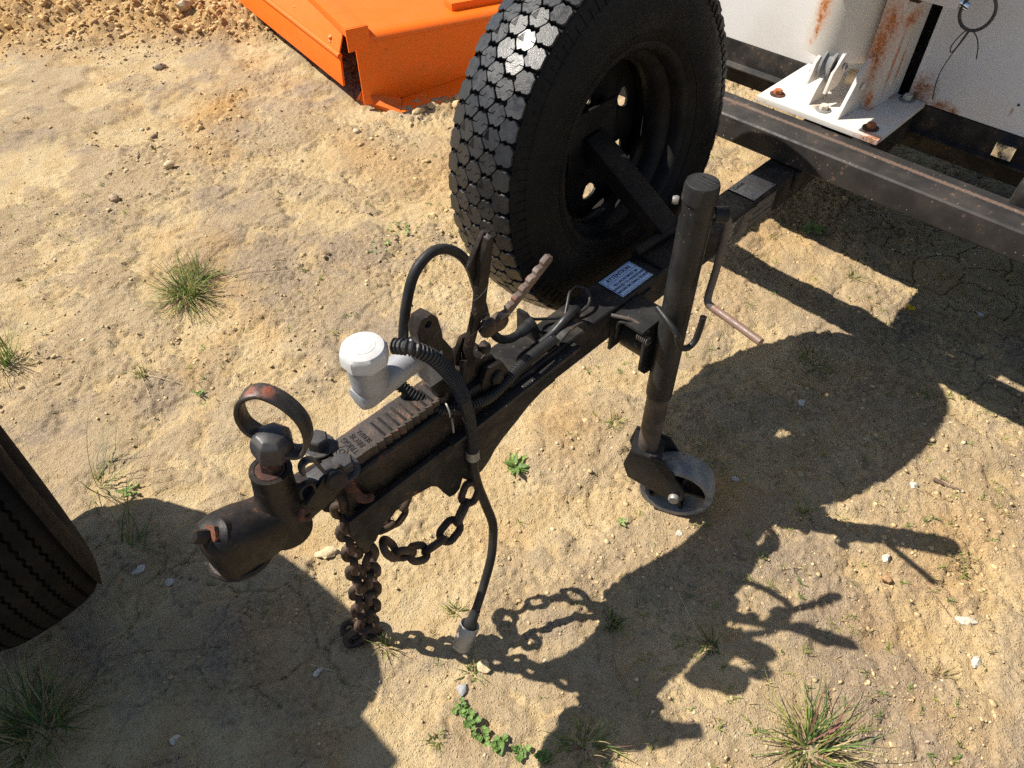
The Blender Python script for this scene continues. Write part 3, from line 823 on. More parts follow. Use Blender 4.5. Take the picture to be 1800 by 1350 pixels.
sh_me = {g: [block_mesh('shoulder_block', shoulder(g, _tr), 0.0115) for _ in range(4)] for g in (1, -1)}
for row, w in enumerate((-0.0735, -0.0375, 0.0, 0.0375, 0.0735)):
    for k in range(NP):
        a = 2*math.pi*(k+0.5*(row % 2)+_tr.uniform(-0.03, 0.03))/NP
        me = _tr.choice(inner_me) if row in (1, 2, 3) else _tr.choice(sh_me[-1 if row == 0 else 1])
        o = bpy.data.objects.new('tread_block', me)
        link(o, tyre)
        rad = RC-0.012*(w/TW)**2+_tr.uniform(-0.0007, 0.0003)
        n = Vector((math.cos(a), 0, math.sin(a))); t = Vector((-math.sin(a), 0, math.cos(a)))
        sl = -0.024*w/TW**2
        wv = (Vector((0, 1, 0))+n*sl).normalized(); nv = t.cross(wv)
        if nv.dot(n) < 0: nv = -nv
        tt = wv.cross(nv)
        mm = Matrix((tt, wv, nv)).transposed().to_4x4(); mm.translation = n*rad+Vector((0, w, 0))
        o.matrix_local = mm
# rim: lip, barrel, and the slotted disc at the far side
rim_prof = [(0.2035, -0.0875), (0.2085, -0.0905), (0.2085, -0.0935), (0.2010, -0.0945), (0.1950, -0.090), (0.1900, -0.080), (0.1880, -0.055), (0.1700, -0.045), (0.1640, -0.020), (0.1700, 0.015), (0.1860, 0.030),
            (0.1880, 0.075), (0.1950, 0.088), (0.2010, 0.0945), (0.2085, 0.0935), (0.2085, 0.0900), (0.1990, 0.086), (0.1920, 0.077), (0.1900, 0.033), (0.1740, 0.018), (0.1690, -0.020), (0.1730, -0.043), (0.1920, -0.057), (0.1940, -0.078)]
rim = make_tyre_body(spare, rim_prof, M['rimblack'], 80, 'rim')
ORG[rim] = Vector((0, 0, 0))
holes = []
for k in range(8):
    a = 2*math.pi*k/8+0.2
    pts = []
    for (rr, da) in ((0.130, -0.05), (0.130, 0.05), (0.138, 0.11), (0.150, 0.155), (0.160, 0.15), (0.165, 0.08), (0.166, 0.0), (0.165, -0.08), (0.160, -0.15), (0.150, -0.155), (0.138, -0.11)):
        pts.append((rr*math.cos(a+da), rr*math.sin(a+da)))
    holes.append(pts)
for k in range(6):
    a = 2*math.pi*k/6+0.1
    holes.append(circle2(0.009, 14, 0.070*math.cos(a), 0.070*math.sin(a)))
holes.append(circle2(0.041, 32))
mm = Matrix.Translation((0, 0.068, 0)) @ Matrix.Rotation(R_(90), 4, 'X')
holed_plate('wheel_disc', circle2(0.1880, 72), holes, 0.006, M['rimblack'], rim, mm, 0.0012)
for k in range(6):
    a = 2*math.pi*(k+0.5)/6+0.1
    MB().hexbolt((0.088*math.cos(a), 0.064, 0.088*math.sin(a)), (0, -1, 0), 0.010, 0.012).build('wheel_nut', M['rimblack'], rim, local=True)

# the neighbouring trailer's spare, its edge just in frame
spare2 = thing('spare_wheel', 'dull rib-tread tyre of another trailer at the photo edge', 'wheel', (-0.172, 1.285, 0.430), rotz=R_(90))
R2, W2 = 0.345, 0.105
outer2 = smooth_prof([(0.205, -0.085), (0.213, -0.092), (0.235, -0.104), (0.265, -0.110), (0.295, -0.106), (0.318, -0.099), (0.332, -0.094)], 5)
crown2 = [(R2-0.008*(w/0.09)**2-0.012*(w/0.09)**6-0.009, w) for w in np.linspace(-0.088, 0.088, 11)]
prof2 = outer2+crown2+[(r, -y) for r, y in outer2[::-1]]
prof2 += [(0.200, 0.082), (0.235, 0.094), (0.27, 0.098), (0.305, 0.09), (0.315, 0.06), (0.315, -0.06), (0.305, -0.09), (0.27, -0.098), (0.235, -0.094), (0.200, -0.082)]
ty2 = make_tyre_body(spare2, prof2, M['oldtyre'], 96); ORG[ty2] = Vector((0, 0, 0))
edges = [-0.096, -0.067, -0.0405, -0.0135, 0.0135, 0.0405, 0.067, 0.096]
SEG2 = 420
for i in range(7):
    w0, w1 = edges[i], edges[i+1]; b = MB(); rings = []
    for k in range(SEG2):
        a = 2*math.pi*k/SEG2; zz = 0.0016*(1 if (k//2) % 2 else -1)
        l = w0+(0.0028+(zz if i > 0 else 0)); r_ = w1-(0.0028-(zz if i < 6 else 0))
        pr = []
        for w, dr in ((l, -0.0098), (l, -0.0006), (l+0.001, 0.0), ((l+r_)/2, 0.0), (r_-0.001, 0.0), (r_, -0.0006), (r_, -0.0098)):
            rr = R2-0.008*(w/0.09)**2-0.012*(w/0.09)**6+dr
            pr.append(Vector((rr*math.cos(a), w, rr*math.sin(a))))
        rings.append(pr)
    b.loft(rings, False, True)
    b.build('tread_rib', M['oldtyre'], ty2, local=True, smooth=30)
rp2 = [(r, y*0.95) for r, y in rim_prof]
rim2 = make_tyre_body(spare2, rp2, M['white'], 64, 'rim'); ORG[rim2] = Vector((0, 0, 0))
holed_plate('wheel_disc', circle2(0.166, 48), [circle2(0.03, 24)]+[circle2(0.012, 12, 0.12*math.cos(k*math.pi/4), 0.12*math.sin(k*math.pi/4)) for k in range(8)], 0.006, M['white'], rim2,
            Matrix.Translation((0, 0.030, 0)) @ Matrix.Rotation(R_(90), 4, 'X'), 0.001)
carrier = thing('neighbouring_trailer', 'dark trailer body parked outside the photo edge, shading the ground', 'trailer', (-0.9, 1.9, 0.0))
MB().box((-1.60, 1.18, 0.40), (-0.315, 1.62, 1.05)).build('body', M['black'], carrier, 0.01)
MB().box((-1.50, 1.10, 0.30), (-0.40, 1.175, 0.39)).build('crossbeam', M['black'], carrier, 0.005)
MB().box((-0.3145, 1.262, 0.40), (-0.150, 1.310, 0.45)).build('wheel_arm', M['black'], carrier, 0.003)
for x in (-1.45, -0.55):
    MB().box((x, 1.4, 0.02), (x+0.08, 1.48, 0.399)).build('stand_leg', M['black'], carrier, 0.004)
    MB().box((x-0.05, 1.35, -0.03), (x+0.13, 1.53, 0.019)).build('stand_foot', M['black'], carrier, 0.002)

# ------------------------------------------------------------------ coupling
cpl = thing('trailer_coupling', 'rusty cast iron coupling with lettered top on the drawbar nose', 'coupling', (0.2, YC, 0.5))
# neck and cup: elliptical sections lofted along the casting
secs = [((0.062, 0.622), 0.016, 0.014), ((0.065, 0.620), 0.038, 0.028), ((0.076, 0.618), 0.050, 0.036), ((0.098, 0.616), 0.053, 0.039), ((0.122, 0.611), 0.050, 0.039), ((0.148, 0.605), 0.043, 0.037),
        ((0.178, 0.604), 0.036, 0.034), ((0.210, 0.608), 0.031, 0.030), ((0.240, 0.608), 0.028, 0.028), ((0.272, 0.602), 0.026, 0.028)]
rings = []
for (x, z), rz, ry in secs:
    rings.append([Vector((x, YC+ry*math.copysign(abs(math.sin(t))**0.68, math.sin(t)), z+rz*math.copysign(abs(math.cos(t))**0.68, math.cos(t)))) for t in [2*math.pi*k/28 for k in range(28)]])
MB().loft(rings, True).build('cup_casting', M['cast'], cpl, smooth=60)
MB().lathe([(0.040, -0.05), (0.036, 0.0), (0.0310, 0.022), (0.0285, 0.040), (0.0275, 0.076), (0.0286, 0.079), (0.0278, 0.082), (0.0215, 0.082), (0.0205, 0.080), (0.0200, 0.060)], (0.176, YC, 0.620), (0.10, 0, 1), 36).build('pin_housing', M['cast'], cpl)
MB().lathe([(0.0202, 0.0), (0.0198, 0.004), (0.014, 0.005)], (0.1832, YC, 0.6975), (0.10, 0, 1), 28).build('housing_ring', M['castred'], cpl)
lip = []
for t in [2*math.pi*k/40 for k in range(41)]:
    lip.append((0.102+0.039*math.cos(t), YC+0.034*math.sin(t), 0.578-0.006*math.cos(t)))
MB().tube(lip, 0.0070, 8, False).build('cup_lip', M['cast'], cpl)
# front adjusting bolt on the cup nose
ax = Vector((-0.70, 0.05, 0.70))
MB().lathe([(0.024, 0), (0.0235, 0.010), (0.017, 0.015)], (0.092, YC-0.006, 0.648), ax, 24).build('boss', M['cast'], cpl)
MB().lathe([(0.0165, 0.014), (0.0165, 0.022), (0.013, 0.024)], (0.092, YC-0.006, 0.648), ax, 6).build('lock_nut', M['castred'], cpl)
MB().lathe([(0.0100, 0.022), (0.0100, 0.042), (0.0085, 0.044)], (0.092, YC-0.006, 0.648), ax, 6).build('adjusting_bolt', M['cast'], cpl)
# pin and knob
MB().lathe([(0.0145, 0), (0.0145, 0.045)], (0.1850, YC, 0.688), (0.10, 0, 1), 6).build('lock_pin', M['castred'], cpl)
MB().lathe([(0.019, 0), (0.0265, 0.004), (0.0285, 0.012), (0.0288, 0.024), (0.0265, 0.034), (0.019, 0.041), (0.010, 0.0435), (0.004, 0.044)], (0.1965, YC, 0.722), (0.12, -0.04, 1), 7).build('knob', M['bolt'], cpl, 0.002, smooth=45)
lp = [(0.1946, 0.664, 0.7491), (0.1874, 0.676, 0.765), (0.1876, 0.68, 0.7898), (0.1958, 0.674, 0.8118), (0.2078, 0.662, 0.8222), (0.2173, 0.65, 0.822), (0.2286, 0.632, 0.81), (0.2361, 0.617, 0.7875), (0.236, 0.61, 0.7617), (0.2293, 0.611, 0.7396), (0.2191, 0.616, 0.7312), (0.2062, 0.624, 0.7383)]
b = MB(); b.strap(crom(lp, 6), (0.787, 0.585, -0.05), 0.026, 0.0065)
b.build('pull_handle', M['strap'], cpl, smooth=50)
# small clip parts beside the pin
b = MB(); b.strap(crom([(0.213, 0.615, 0.690), (0.214, 0.614, 0.705), (0.222, 0.613, 0.712), (0.232, 0.612, 0.705), (0.236, 0.611, 0.688), (0.24, 0.61, 0.672)], 5), (0, 1, 0), 0.012, 0.005)
b.build('clip', M['bolt'], cpl)
b = MB(); b.strap(crom([(0.196, 0.606, 0.660), (0.197, 0.605, 0.676), (0.206, 0.604, 0.683), (0.216, 0.604, 0.676), (0.217, 0.605, 0.655)], 5), (0, 1, 0), 0.010, 0.004)
b.build('clip', M['cast'], cpl)
MB().tube(crom([(0.193, 0.604, 0.640), (0.186, 0.601, 0.632), (0.188, 0.600, 0.622), (0.198, 0.600, 0.619)], 5), 0.0045, 8).build('hook', M['castred'], cpl)
MB().xz([(0.198, 0.640), (0.232, 0.668), (0.262, 0.672), (0.272, 0.655), (0.262, 0.628), (0.235, 0.612), (0.215, 0.616)], 0.6025, 0.6095).build('cover_plate', M['cast'], cpl, 0.002)
MB().lathe([(0.015, 0.0), (0.0155, 0.018), (0.012, 0.021)], (0.252, 0.610, 0.652), (-0.3, -1, 0.35), 22).build('grease_cap', M['cast'], cpl)
# square sliding body with lettered top and stepped right edge
body = MB()
body.box((0.262, 0.608, 0.500), (0.590, 0.680, 0.622))
body.build('slide_body', M['cast'], cpl, 0.008, seg=3)
edge = []
x = 0.405
top = [(0.276, 0.668), (0.276, 0.6215), (0.292, 0.6180), (0.322, 0.6180)]
xx = 0.322
while xx < 0.470:
    top += [(xx, 0.6180), (xx+0.0105, 0.6155), (xx+0.0108, 0.6205)]
    xx += 0.0135
top += [(0.475, 0.619), (0.475, 0.668)]
cl = []
for p in top:
    if not cl or (abs(p[0]-cl[-1][0])+abs(p[1]-cl[-1][1])) > 1e-5: cl.append(p)
tp = MB().xy(cl, 0.6225, 0.6420).build('lettered_top', metal_paint('worn brown iron', (0.038, 0.031, 0.027), dust=(0.10, 0.073, 0.055), dust_amt=0.75, rust=(0.17, 0.08, 0.045), rust_lo=0.52, rust_hi=0.64, rough=0.5, bumps=0.9, scale=1.5, spec=0.3), cpl, 0.0008)
b = MB(); rnd = random.Random(9)
xx = 0.349
while xx < 0.468:
    b.box((xx, 0.622, 0.6415), (xx+0.0048, 0.655+0.004*rnd.random(), 0.6428)); xx += 0.0135
b.build('cast_rib', M['cast'], tp, 0.0008)
# letters stand on the iron, read from the trailer side
rot = Matrix(((0, -1, 0, 0), (1, 0, 0, 0), (0, 0, 1, 0), (0, 0, 0, 1)))
mt4 = Matrix.Translation((0.276, 0.643, 0.6421)) @ rot
lettering('lettering', [('TRIGG', 0.0, -0.0310, 0.0125, 'CENTER'), ('BROS', 0.0, -0.0445, 0.0125, 'CENTER'), ('SERIAL', 0.0, -0.0560, 0.0105, 'CENTER'), ('D', 0.0, -0.0165, 0.0130, 'CENTER')],
          M['cast'], tp, mt4, 0.0007)
MB().tube([(0.2885+0.0085*math.cos(k*math.pi/12), 0.643+0.0085*math.sin(k*math.pi/12), 0.6421) for k in range(25)], 0.0008, 6, False).build('ring_mark', M['cast'], tp)
for (x, y) in ((0.271, 0.616), (0.271, 0.676)):
    bo = MB().hexbolt((x, y, 0.640), (0.06, 0, 1), 0.0165, 0.019, 0.004).build('bolt', M['bolt'], cpl, 0.001)
MB().box((0.258, 0.612, 0.622), (0.290, 0.690, 0.6395)).build('bolt_lug', M['cast'], cpl, 0.004)
b = MB(); b.prism([(0.225, 0.640, 0.648), (0.262, 0.640, 0.648), (0.288, 0.612, 0.648), (0.278, 0.600, 0.648), (0.245, 0.606, 0.648), (0.222, 0.622, 0.648)], (0, 0, 0.005))
b.build('keeper_plate', M['bolt'], cpl, 0.0015)
# rear pivot frame: rising yoke under the brake parts
MB().xz([(0.455, 0.622), (0.590, 0.622), (0.575, 0.652), (0.535, 0.668), (0.490, 0.668)], 0.622, 0.668).build('yoke', M['cast'], cpl, 0.004)
MB().xz([(0.535, 0.582), (0.585, 0.582), (0.596, 0.612), (0.583, 0.640), (0.548, 0.648), (0.535, 0.62)], 0.606, 0.6185).build('yoke_ear', M['cast'], cpl, 0.003)
MB().lathe([(0.014, 0), (0.014, 0.006), (0.009, 0.010)], (0.566, 0.606, 0.618), (0, -1, 0), 6).build('pivot_bolt', M['cast'], cpl, 0.001)

# ------------------------------------------------------------------ master cylinder
mc = thing('master_cylinder', 'grey brake master cylinder with white plastic reservoir cap', 'brake cylinder', (0.43, 0.68, 0.66))
mc.location = (0.403, 0.637, 0.710); mc.scale = (0.94, 0.94, 0.94)
MB().lathe([(0.010, -0.006), (0.019, -0.004), (0.0235, 0.006), (0.0240, 0.03), (0.0225, 0.085), (0.0230, 0.090), (0.0230, 0.128), (0.0180, 0.131)], (0.358, 0.686, 0.672), (1, 0, 0.10), 28).build('cylinder_body', M['ali'], mc)
MB().lathe([(0.018, -0.035), (0.0285, -0.012), (0.0290, 0.0), (0.0298, 0.040), (0.0285, 0.041)], (0.381, 0.684, 0.700), (0, 0, 1), 32).build('reservoir', M['ali'], mc)
capp = []
for h, r in ((0.741, 0.0310), (0.7415, 0.0350), (0.757, 0.0350), (0.7625, 0.0338), (0.7665, 0.0305), (0.7685, 0.024), (0.7690, 0.010)):
    ring = []
    for k in range(48):
        a = 2*math.pi*k/48
        q_ = ((a+math.pi/8) % (math.pi/4))-math.pi/8
        f = 0.25+0.75*math.cos(math.pi/8)/math.cos(q_)*1.03 if r > 0.0330 else 1.0
        ring.append(Vector((0.381+r*f*math.cos(a), 0.684+r*f*math.sin(a), h)))
    capp.append(ring)
cp_ = MB().loft(capp, True).build('reservoir_cap', M['cap'], mc, smooth=28)
for rr in (0.012, 0.018):
    MB().tube([(0.381+rr*math.cos(k*math.pi/20), 0.684+rr*math.sin(k*math.pi/20), 0.7688) for k in range(41)], 0.0004, 6, False).build('moulded_ring', M['cap'], cp_)
MB().box((0.470, 0.655, 0.632), (0.500, 0.712, 0.700)).build('mount_flange', M['ali'], mc, 0.005)
MB().lathe([(0.012, 0), (0.013, 0.018), (0.010, 0.02)], (0.463, 0.672, 0.706), (-0.2, 0, 1), 18).build('outlet_banjo', M['ali'], mc)
lug = [(0.472, 0.700), (0.460, 0.735), (0.458, 0.763), (0.467, 0.779), (0.482, 0.779), (0.494, 0.765), (0.499, 0.735), (0.500, 0.700)]
holed_plate('mount_lug', lug[::-1], [circle2(0.008, 16, 0.477, 0.765)], 0.020, M['cast'], mc, Matrix(((1, 0, 0, -0.43), (0, 0, 1, 0.664-0.68), (0, 1, 0, -0.66), (0, 0, 0, 1))), 0.002)
MB().xz([(0.486, 0.585), (0.484, 0.655), (0.490, 0.715), (0.508, 0.712), (0.526, 0.675), (0.530, 0.585)], 0.662, 0.680).build('mount_web', M['cast'], mc, 0.004)

# ------------------------------------------------------------------ hand brake
hb = thing('handbrake_lever', 'upright rusty handbrake lever with toothed ratchet bar', 'lever', (0.55, 0.64, 0.62))
hb.rotation_euler = (R_(10), R_(-8), 0); hb.scale = (1.1, 1.0, 1.15)   # the lever leans outwards
lv = [(0.548, 0.640), (0.541, 0.690), (0.554, 0.735), (0.566, 0.760), (0.583, 0.880), (0.580, 0.890), (0.573, 0.888), (0.562, 0.862), (0.549, 0.770), (0.529, 0.700), (0.526, 0.650)]
MB().xz(lv, 0.630, 0.640).build('lever_bar', M['cast'], hb, 0.002)
MB().xz([(0.562, 0.775), (0.548, 0.850), (0.575, 0.892), (0.587, 0.885), (0.580, 0.80)], 0.6405, 0.6475).build('grip_plate', M['cast'], hb, 0.0015)
rt = []
p0 = Vector((0.585, 0.728)); p1 = Vector((0.680, 0.778)); dv = (p1-p0).normalized(); nv = Vector((-dv.y, dv.x))
for k in range(7):
    a = p0+(p1-p0)*(k/7)
    rt += [a+nv*0.004, a+nv*0.010+dv*0.003, a+nv*0.010+dv*0.009]
rt += [p1+nv*0.009, p1+dv*0.004, p1-nv*0.007, p0-nv*0.008]
MB().xz([(p.x, p.y) for p in rt], 0.616, 0.625).build('ratchet_bar', metal_paint('worn ratchet', (0.11, 0.08, 0.065), dust=(0.26, 0.20, 0.165), dust_amt=0.7, rust=(0.2, 0.08, 0.05), rust_lo=0.55, rust_hi=0.65, rough=0.6), hb, 0.001)
for (x, z) in ((0.566, 0.728), (0.586, 0.722)):
    MB().lathe([(0.014, 0), (0.0145, 0.010), (0.009, 0.015)], (x, 0.628, z), (-0.25, -1, 0.2), 18).build('pivot_boss', M['chain'], hb)
MB().xz([(0.512, 0.640), (0.520, 0.690), (0.534, 0.716), (0.548, 0.710), (0.540, 0.64)], 0.644, 0.652).build('pawl_link', M['cast'], hb, 0.002)
MB().tube(crom([(0.520, 0.628, 0.690), (0.512, 0.620, 0.676), (0.50, 0.618, 0.668), (0.492, 0.624, 0.664)], 4), 0.006, 8).build('pull_rod', M['cast'], hb)
MB().lathe([(0.009, 0), (0.009, 0.012), (0.006, 0.016)], (0.556, 0.630, 0.690), (0.1, -1, 0), 6).build('pawl_bolt', M['cast'], hb, 0.001)
rnd = random.Random(3); b = MB()
for k in range(30):
    a = Vector((0.50+0.09*rnd.random(), 0.622+0.02*rnd.random(), 0.66+0.20*rnd.random()**1.5))
    c = a+Vector((rnd.uniform(-0.05, 0.05), rnd.uniform(-0.012, 0.012), rnd.uniform(-0.055, 0.045)))
    b.tube(crom([a, a.lerp(c, 0.4)+Vector((rnd.uniform(-.006, .006), -0.004, rnd.uniform(-.008, .004))), c], 4), 0.00025, 4)
tag(b.build('cobweb', M['web'], hb), 'dusty cobweb strands')

# ------------------------------------------------------------------ hoses and cables
h1 = thing('trailer_lead', 'corrugated black lead with grey plug hanging past the drawbar', 'cable', (0.45, 0.58, 0.0))
pA = crom([(0.394, 0.622, 0.798), (0.402, 0.604, 0.802), (0.413, 0.594, 0.795), (0.432, 0.584, 0.771), (0.458, 0.580, 0.714), (0.473, 0.580, 0.660)], 10)
pts, rs = corrugated(pA, 0.0118, 0.0062, 0.22); MB().tube(pts, rs, 14).build('corrugated_sleeve', M['rubber'], h1, smooth=0)
pB = crom([(0.472, 0.580, 0.665), (0.482, 0.582, 0.610), (0.488, 0.586, 0.555), (0.486, 0.584, 0.510)], 8)
pts, rs = corrugated(pB, 0.0105, 0.0046, 0.07); MB().tube(pts, rs, 14).build('corrugated_sleeve', M['grimehose'], h1, smooth=0)
pC = crom([(0.486, 0.584, 0.520), (0.485, 0.583, 0.470), (0.489, 0.580, 0.415), (0.498, 0.572, 0.350), (0.502, 0.560, 0.296), (0.494, 0.553, 0.250), (0.478, 0.544, 0.212), (0.450, 0.536, 0.160), (0.426, 0.530, 0.122), (0.410, 0.527, 0.095)], 8)
MB().tube(pC, 0.0088, 14).build('lead_sheath', M['grimehose'], h1)
MB().tube(crom([(0.4865, 0.5845, 0.515), (0.4855, 0.5838, 0.495)], 4), 0.0118, 14).build('tape_band', M['zinc'], h1)
pd = (Vector((0.366, 0.523, 0.026))-Vector((0.409, 0.527, 0.096))).normalized(); po = Vector((0.411, 0.527, 0.099))
MB().lathe([(0.0095, -0.012), (0.0105, 0.012), (0.0135, 0.022), (0.0135, 0.040)], po, pd, 20).build('boot', M['rubber'], h1)
MB().lathe([(0.0125, 0.034), (0.0195, 0.026), (0.0205, 0.030), (0.0205, 0.056), (0.0190, 0.060), (0.0190, 0.082), (0.0165, 0.088), (0.006, 0.0885)], po, pd, 26).build('plug_shell', M['plug'], h1)
for k in (-1, 1):
    sd = pd.cross(Vector((0, 0, 1))).normalized(); up_ = sd.cross(pd)
    MB().lathe([(0.0022, 0), (0.0018, 0.0015)], po+pd*0.045+up_*(-0.0205)*(-1 if up_.y > 0 else 1)*1.0+sd*0.004*k, up_ if up_.y < 0 else -up_, 8).build('screw', M['bolt'], h1)

h2 = thing('wiring_conduit', 'corrugated black conduit along the drawbar under the brake cylinder', 'cable', (0.6, 0.6, 0.5))
pD = crom([(0.405, 0.690, 0.690), (0.418, 0.678, 0.668), (0.434, 0.650, 0.642), (0.452, 0.620, 0.622), (0.478, 0.603, 0.612), (0.510, 0.598, 0.602), (0.545, 0.599, 0.592), (0.585, 0.602, 0.594), (0.625, 0.606, 0.600), (0.665, 0.609, 0.600), (0.705, 0.612, 0.598), (0.735, 0.620, 0.590)], 10)
pts, rs = corrugated(pD, 0.0105, 0.0056, 0.2); MB().tube(pts, rs, 14).build('corrugated_sleeve', M['rubber'], h2, smooth=0)
MB().tube(crom([(0.690, 0.622, 0.596), (0.720, 0.618, 0.606), (0.745, 0.615, 0.622), (0.775, 0.620, 0.622), (0.795, 0.630, 0.602), (0.80, 0.636, 0.576)], 8), 0.0075, 12).build('cable_bundle', M['rubber'], h2)
t1 = [Vector((0.462, 0.611, 0.618))+Vector((0.004*math.cos(a), 0.013*math.cos(a), 0.0135*math.sin(a))) for a in [k*math.pi/9 for k in range(19)]]
MB().tube(t1, 0.0016, 6, False).build('cable_tie', M['zinc'], h2)
MB().tube(crom([(0.462, 0.600, 0.606), (0.458, 0.594, 0.596), (0.455, 0.590, 0.585)], 4), 0.0018, 6).build('tie_tail', M['zinc'], h2)

h3 = thing('brake_cable', 'smooth black brake cable arching up behind the lever', 'cable', (0.55, 0.67, 0.6))
pE = crom([(0.440, 0.670, 0.700), (0.441, 0.670, 0.742), (0.455, 0.670, 0.800), (0.477, 0.670, 0.848), (0.512, 0.670, 0.866), (0.548, 0.670, 0.849), (0.576, 0.668, 0.808), (0.593, 0.666, 0.737), (0.606, 0.664, 0.672), (0.624, 0.660, 0.630), (0.650, 0.657, 0.612), (0.676, 0.655, 0.612), (0.695, 0.654, 0.614)], 8)
MB().tube(pE, 0.0078, 14).build('cable_sheath', M['grimehose'], h3)
MB().lathe([(0.0095, 0), (0.0105, 0.008), (0.0105, 0.022), (0.0125, 0.024), (0.0125, 0.032)], (0.672, 0.655, 0.612), (1, 0, 0.08), 16).build('end_fitting', M['rubber'], h3)
h4 = thing('wire_loop', 'thin black wire loop lying on the drawbar top', 'wire', (0.8, 0.65, 0.57))
pF = crom([(0.712, 0.672, 0.612), (0.732, 0.676, 0.592), (0.755, 0.670, 0.582), (0.778, 0.655, 0.579), (0.805, 0.640, 0.580), (0.832, 0.636, 0.583), (0.850, 0.645, 0.588), (0.858, 0.662, 0.594), (0.846, 0.676, 0.600), (0.826, 0.674, 0.600), (0.806, 0.662, 0.592), (0.786, 0.650, 0.580), (0.768, 0.640, 0.577)], 8)
MB().tube(pF, 0.0030, 10).build('strand', M['rubber'], h4)

# ------------------------------------------------------------------ jockey jack
JX, JY = 0.925, 0.503
jk = thing('jockey_jack', 'black screw jack with small castor wheel beside the drawbar', 'jack', (JX, JY, 0.0))
ot = MB().lathe([(0.0245, 0.372), (0.0268, 0.373), (0.0268, 0.845), (0.0260, 0.846)], (JX, JY, 0), (0, 0, 1), 40).build('outer_tube', M['jack'], jk)
capo = MB().lathe([(0.0271, 0.832), (0.0292, 0.834), (0.0294, 0.838), (0.0284, 0.842), (0.0284, 0.858), (0.0265, 0.8645), (0.0240, 0.866), (0.005, 0.8664)], (JX, JY, 0), (0, 0, 1), 40).build('cap', M['jack'], jk)
b = MB()
for k in range(3):
    b.box((JX-0.006+k*0.008, JY-0.020, 0.866), (JX-0.003+k*0.008, JY+0.008, 0.8672))
b.build('cap_mark', M['jack'], capo, 0.0005)
MB().lathe([(0.0232, 0.190), (0.0232, 0.380)], (JX, JY, 0), (0, 0, 1), 36).build('inner_tube', metal_paint('bare jack tube', (0.050, 0.041, 0.036), dust=(0.14, 0.115, 0.095), dust_amt=0.6, rust=(0.14, 0.07, 0.04), rust_lo=0.58, rust_hi=0.68, rough=0.45), jk)
MB().lathe([(0.006, 0), (0.0075, 0.004), (0.006, 0.010)], (JX-0.018, JY+0.026, 0.828), (-0.5, 0.8, 0), 14).build('grease_nipple', M['zinc'], jk)
# crank
MB().lathe([(0.0130, 0.0), (0.0130, 0.020), (0.0095, 0.022)], (JX+0.020, JY-0.022, 0.806), (0.68, -0.73, 0), 18).build('crank_boss', M['jack'], jk)
pk = crom([(0.940, 0.487, 0.806), (0.952, 0.470, 0.804), (0.957, 0.463, 0.796), (0.958, 0.461, 0.780), (0.950, 0.458, 0.700), (0.939, 0.455, 0.655), (0.934, 0.450, 0.643), (0.934, 0.440, 0.638)], 6)
MB().tube(pk, 0.0068, 14).build('crank_arm', M['pipe'], jk)
MB().tube([(0.934, 0.444, 0.6385), (0.934, 0.438, 0.638), (0.924, 0.385, 0.640), (0.912, 0.330, 0.643)], 0.0070, 14).build('crank_grip', M['crankend'], jk)
# clamp to the drawbar
MB().box((0.868, 0.530, 0.555), (0.952, 0.6045, 0.561)).build('clamp_top', M['jack'], jk, 0.002)
b = MB(); b.strap(crom([(0.866, 0.585, 0.515), (0.866, 0.585, 0.548), (0.868, 0.58, 0.5575), (0.874, 0.56, 0.558), (0.880, 0.545, 0.556), (0.884, 0.53, 0.545), (0.885, 0.528, 0.515)], 5), (1, 0, 0), 0.006, 0.005)
b.build('clamp_edge', M['jack'], jk)
MB().box((0.868, 0.598, 0.470), (0.990, 0.6045, 0.5545)).build('clamp_plate', M['jack'], jk, 0.002)
MB().xz([(0.885, 0.552), (0.965, 0.552), (0.965, 0.430), (0.945, 0.415), (0.905, 0.422), (0.885, 0.445)], 0.532, 0.5385).build('swivel_plate', M['jack'], jk, 0.002)
MB().lathe([(0.035, 0.0), (0.035, 0.055)], (0.925, 0.5395, 0.490), (0, 1, 0), 28).build('swivel_drum', M['jack'], jk)
b = MB()
sp = [Vector((0.878+0.0075*math.cos(k*0.7), 0.545-0.0012*k*0.4, 0.540+0.0075*math.sin(k*0.7))) for k in range(54)]
MB().tube(sp, 0.0014, 6).build('spring', M['pipe'], jk)
MB().tube(crom([(0.862, 0.600, 0.566), (0.874, 0.575, 0.566), (0.884, 0.56, 0.560), (0.888, 0.53, 0.552)], 4), 0.0035, 8).build('latch_rod', M['pipe'], jk)
MB().tube(crom([(0.905, 0.530, 0.600), (0.893, 0.498, 0.596), (0.888, 0.474, 0.585), (0.889, 0.466, 0.566), (0.897, 0.460, 0.551), (0.912, 0.455, 0.546), (0.924, 0.452, 0.556), (0.928, 0.451, 0.575), (0.930, 0.450, 0.612)], 6), 0.0060, 12).build('hook', M['jack'], jk)
# fork and wheel, trailing towards the camera
wc = Vector((0.965, 0.425, 0.098)); wdir = Vector((0.45, -0.89, 0)).normalized(); axl = Vector((0.89, 0.45, 0)).normalized()
fk = []
def loc(a, z, s):
    return Vector((JX, JY, 0))+wdir*a+axl*s+Vector((0, 0, z))
for s in (-0.038, 0.032):
    MB().prism([loc(-0.034, 0.212, s), loc(0.044, 0.200, s), (loc(0.104, 0.106, s)), loc(0.101, 0.078, s), loc(0.080, 0.068, s), loc(0.055, 0.076, s), loc(-0.030, 0.118, s), loc(-0.044, 0.16, s)], axl*0.006).build('fork_cheek', M['jack'], jk, 0.0015)
MB().prism([loc(-0.034, 0.199, -0.038), loc(0.036, 0.190, -0.038), loc(0.036, 0.190, 0.038), loc(-0.034, 0.199, 0.038)], (0, 0, 0.006)).build('fork_crown', M['jack'], jk, 0.0015)
